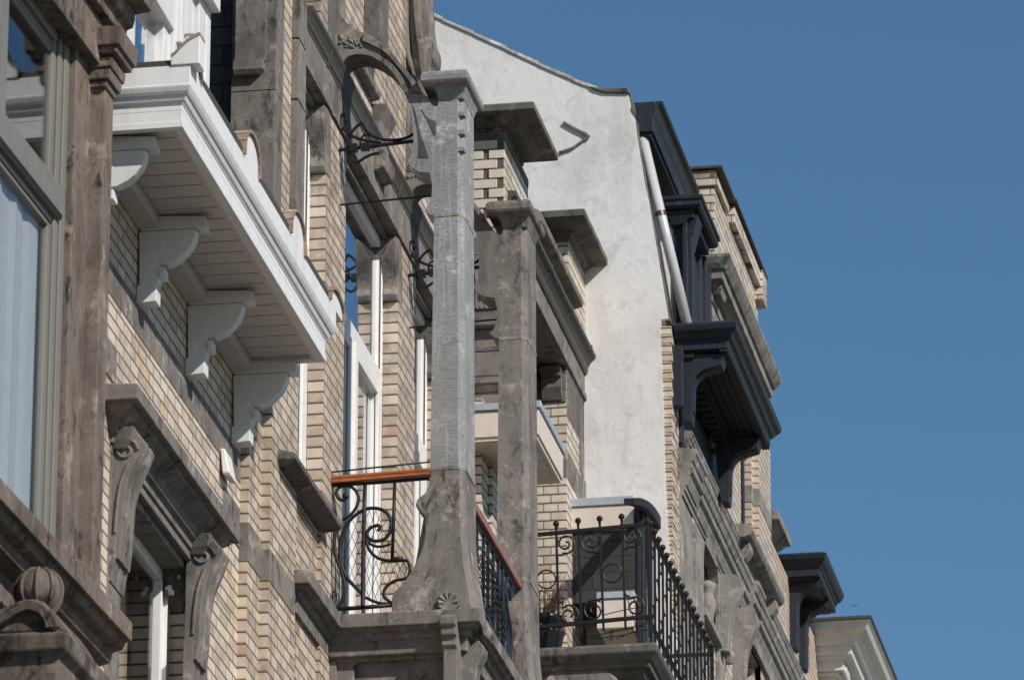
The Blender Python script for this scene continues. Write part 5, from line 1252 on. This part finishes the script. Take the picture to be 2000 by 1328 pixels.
# pale carved stop at the far end and block of the next house
# =====================================================================================
# G. house with the projecting dark cornice, H. house with the ivory cornice
# =====================================================================================
yG = 46.0
hg = root('dark_cornice_house', 'far brick house with a small dark blue grey cornice on a curved bracket', 'house', (xE, yG+1, 0))
zG = W(1615, 1078, yG)[1]; xG = W(1598, 1090, yG)[0]; zGb = W(1600, 1118, yG)[1]; yG1 = F(1632, 1172, xG)[0]
g = MB(); g.ring([(zGb, 0), (zGb+.06, 0), (zGb+.065, .01), (zGb+.08, .015), (zGb+.10, .035), (zGb+.13, .055), (zG, .065), (zG+.03, .0)], (-6.6, xG, yG+.07, yG1))
g.box(-6.6, xG-.04, yG+.10, yG1-.04, zGb-.02, zGb+.01)
g.out('dark_cornice', M['navy'], hg, .003)
P = WP(spl([(1530, 1124), (1598, 1124), (1594, 1140), (1583, 1147), (1568, 1154), (1560, 1165), (1557, 1185), (1557, 1230), (1556, 1262), (1545, 1262), (1536, 1215), (1531, 1160)], 2), yG+.15)
bg_ = MB().pxz(P, yG+.15, yG+.30).out('bracket', M['navy'], hg, .004); twin(bg_, hg, dy=.55)
MB().box(-6.5, W(1543, 1180, yG+.2)[0], yG+.1, yG1+1, W(1543, 1270, yG)[1]-.6, zGb).out('panel', M['navy'], hg)
MB().box(-13, xE-.02, yF1+.002, yG1+1.2, 0, zGb).out('wall', M['brickF'], hg)
yb6 = 45.15
bk6 = MB(); x6, z6 = W(1521, 996, yb6); z6b = W(1521, 1013, yb6)[1]
bk6.ring([(z6b-.16, -.13), (z6b-.10, -.12), (z6b-.02, -.04), (z6b-.001, -.03), (z6b, 0), (z6, 0)], (-6.6, x6, yb6, F(1545, 1050, x6)[0]))
bk6.out('stone_shelf', M['palestone'], hg, .004)
MB().box(-6.6, W(1512, 1050, yb6)[0]-.03, yb6+.2, yb6+.8, z6b-1.0, z6b-.17).out('mossy_pier', M['capstone'], hg)
yH = 47.6
hh = root('ivory_cornice_house', 'farthest house with a deep ivory white moulded cornice at the lower right', 'house', (xE, yH+1, 0))
zH = W(1700, 1203, yH)[1]; xH = W(1640, 1260, yH)[0]; xHt = W(1700, 1203, yH)[0]; pH = xHt-xH
zHb = W(1640, 1290, yH)[1]; hH = zH-zHb
h = MB(); h.ring([(zHb, .0), (zHb+.22*hH, .0), (zHb+.225*hH, .02), (zHb+.30*hH, .03), (zHb+.31*hH, pH*.28), (zHb+.50*hH, pH*.30), (zHb+.505*hH, pH*.45), (zHb+.60*hH, pH*.5), (zHb+.70*hH, pH*.60), (zHb+.76*hH, pH*.82), (zHb+.92*hH, pH*.95), (zHb+.94*hH, pH)], (-9, xH, yH+pH, yH+9))
h.out('ivory_cornice', M['ivory'], hh, .004)
MB().box(-9, xHt+.01, yH-.01, yH+9.4, zHb+.945*hH, zH+.01).out('gutter', M['lead'], hh, .004)
h = MB(); h.box(-9, xH-.04, yH+pH+.04, yH+9, zHb-.03, zHb-.001).box(-9, xH-.30, yH+pH+.30, yH+9, 0, zHb-.03)
h.out('wall', M['ivory'], hh, .004)
PB_ = WP([(1590, 1296), (1652, 1296), (1650, 1308), (1636, 1318), (1622, 1330), (1612, 1350), (1600, 1380), (1585, 1400)], yH+.3)
MB().pxz(PB_, yH+.35, yH+.6).out('bracket', M['ivory'], hh, .006)
hr = MB(); tx, tz_ = W(1578, 1196, yH+1.2)
hr.pxz([(tx-3, tz_+1.4), (tx-.02, tz_+.06), (tx+.05, tz_-.04), (tx-3, tz_-.1)], yH+1.2, yH+6); hr.tube([(tx, yH+1.15, tz_), (tx, yH+6, tz_)], .06, 8)
hr.out('roof', M['terracotta'], hh)
# =====================================================================================
# oriel with the curved dark roof, at E beyond the iron balcony
# =====================================================================================
yO = yE-.5
oz = lambda a, b: W(a, b, yO)
ho = root('shingled_oriel', 'box oriel with dark shingled side and curved dark roof beyond the iron balcony', 'oriel', (xE, yO, 0))
xo1, zo1 = oz(1237, 975)
m = MB(); m.box(-7.0, xo1, yO, yO+.48, oz(1230, 1032)[1], oz(1230, 985)[1]); m.out('cream_panel', M['cream'], ho, .003)
MB().box(-7.0, xo1+.004, yO-.012, yO+.48, oz(1230, 984)[1], oz(1237, 968)[1]).out('flashing', M['zinc'], ho, .003)
MB().box(-7.0, oz(1243, 1100)[0], yO+.02, yO+.48, oz(1230, 1170)[1], oz(1230, 1033)[1]).out('shingles', M['shingle'], ho)
xo2 = oz(1243, 1100)[0]
m = MB(); m.box(xo2+.0005, oz(1250, 1000)[0], yO+.01, yO+.48, oz(1250, 1260)[1], oz(1250, 972)[1])
m.box(oz(1250, 1000)[0], oz(1255, 1000)[0], yO+.03, yO+.10, oz(1250, 1260)[1], oz(1250, 985)[1])
m.out('corner_post', M['navy'], ho, .003)
m = MB(); m.box(oz(1252, 1100)[0], oz(1258, 1100)[0], yO+.10, yO+.9, oz(1250, 1260)[1], oz(1250, 1100)[1]-.0); m.out('window', M['navy'], ho, .002)
# curved roof edge in the vertical plane along the street
xo3 = oz(1252, 985)[0]
out_ = FP(spl([(1240, 972), (1252, 972), (1268, 979), (1283, 995), (1296, 1020), (1306, 1050), (1314, 1086)], 3), xo3+.06)
inn_ = FP(spl([(1308, 1088), (1300, 1058), (1290, 1030), (1277, 1007), (1263, 992), (1250, 986), (1240, 985)], 3), xo3+.06)
MB().pyz(out_+inn_, xo3-.015, xo3+.06).out('curved_roof', M['navy2'], ho, .004)
inf = FP(spl([(1263, 994), (1266, 996), (1280, 1012), (1290, 1032), (1299, 1058), (1306, 1088)], 3)+[(1306, 1300), (1263, 1200)], xo3+.02)
MB().pyz(inf, xo3-.02, xo3+.02).out('end_panel', M['darkred'], ho)
xo4, zo4 = oz(1240, 1163)
m = MB(); m.box(-6.5, xo4, yO-.10, yO+.5, oz(1240, 1232)[1], oz(1240, 1176)[1]); m.out('lower_box', M['cream'], ho, .003)
MB().box(-6.5, xo4+.012, yO-.112, yO+.6, oz(1240, 1175)[1], oz(1240, 1162)[1]).out('lower_flashing', M['zinc'], ho, .003)
# two birds far off in the sky
for i, (px, py, yy, lb) in enumerate(((1668, 1183, 110, 'tiny dark bird in the sky above the ivory cornice'), (1705, 982, 190, 'tiny dark bird high in the blue sky at the right'))):
    d = G0.ray(px, py); p = EYE+d*(yy/d.y); sc = .055 if i == 0 else .05
    m = MB(); m.lathe([(.001, -1), (.25, -.4), (.3, .2), (.001, 1)], (0, 0, 0), 8)
    m.v = [(a*.6*sc+p.x, c*sc+p.y, b*.6*sc+p.z) for a, b, c in m.v]
    for s_ in (-1, 1): m.add([(p.x, p.y-.3*sc, p.z), (p.x, p.y+.4*sc, p.z), (p.x+s_*1.6*sc, p.y+.2*sc, p.z+.7*sc), (p.x+s_*1.6*sc, p.y-.1*sc, p.z+.72*sc), (p.x, p.y, p.z-.06*sc)], [(0, 1, 2, 3), (0, 4, 3), (1, 2, 4), (4, 2, 3)])
    o = m.out('bird', M['ironblack']); tag(o, lb, 'bird')
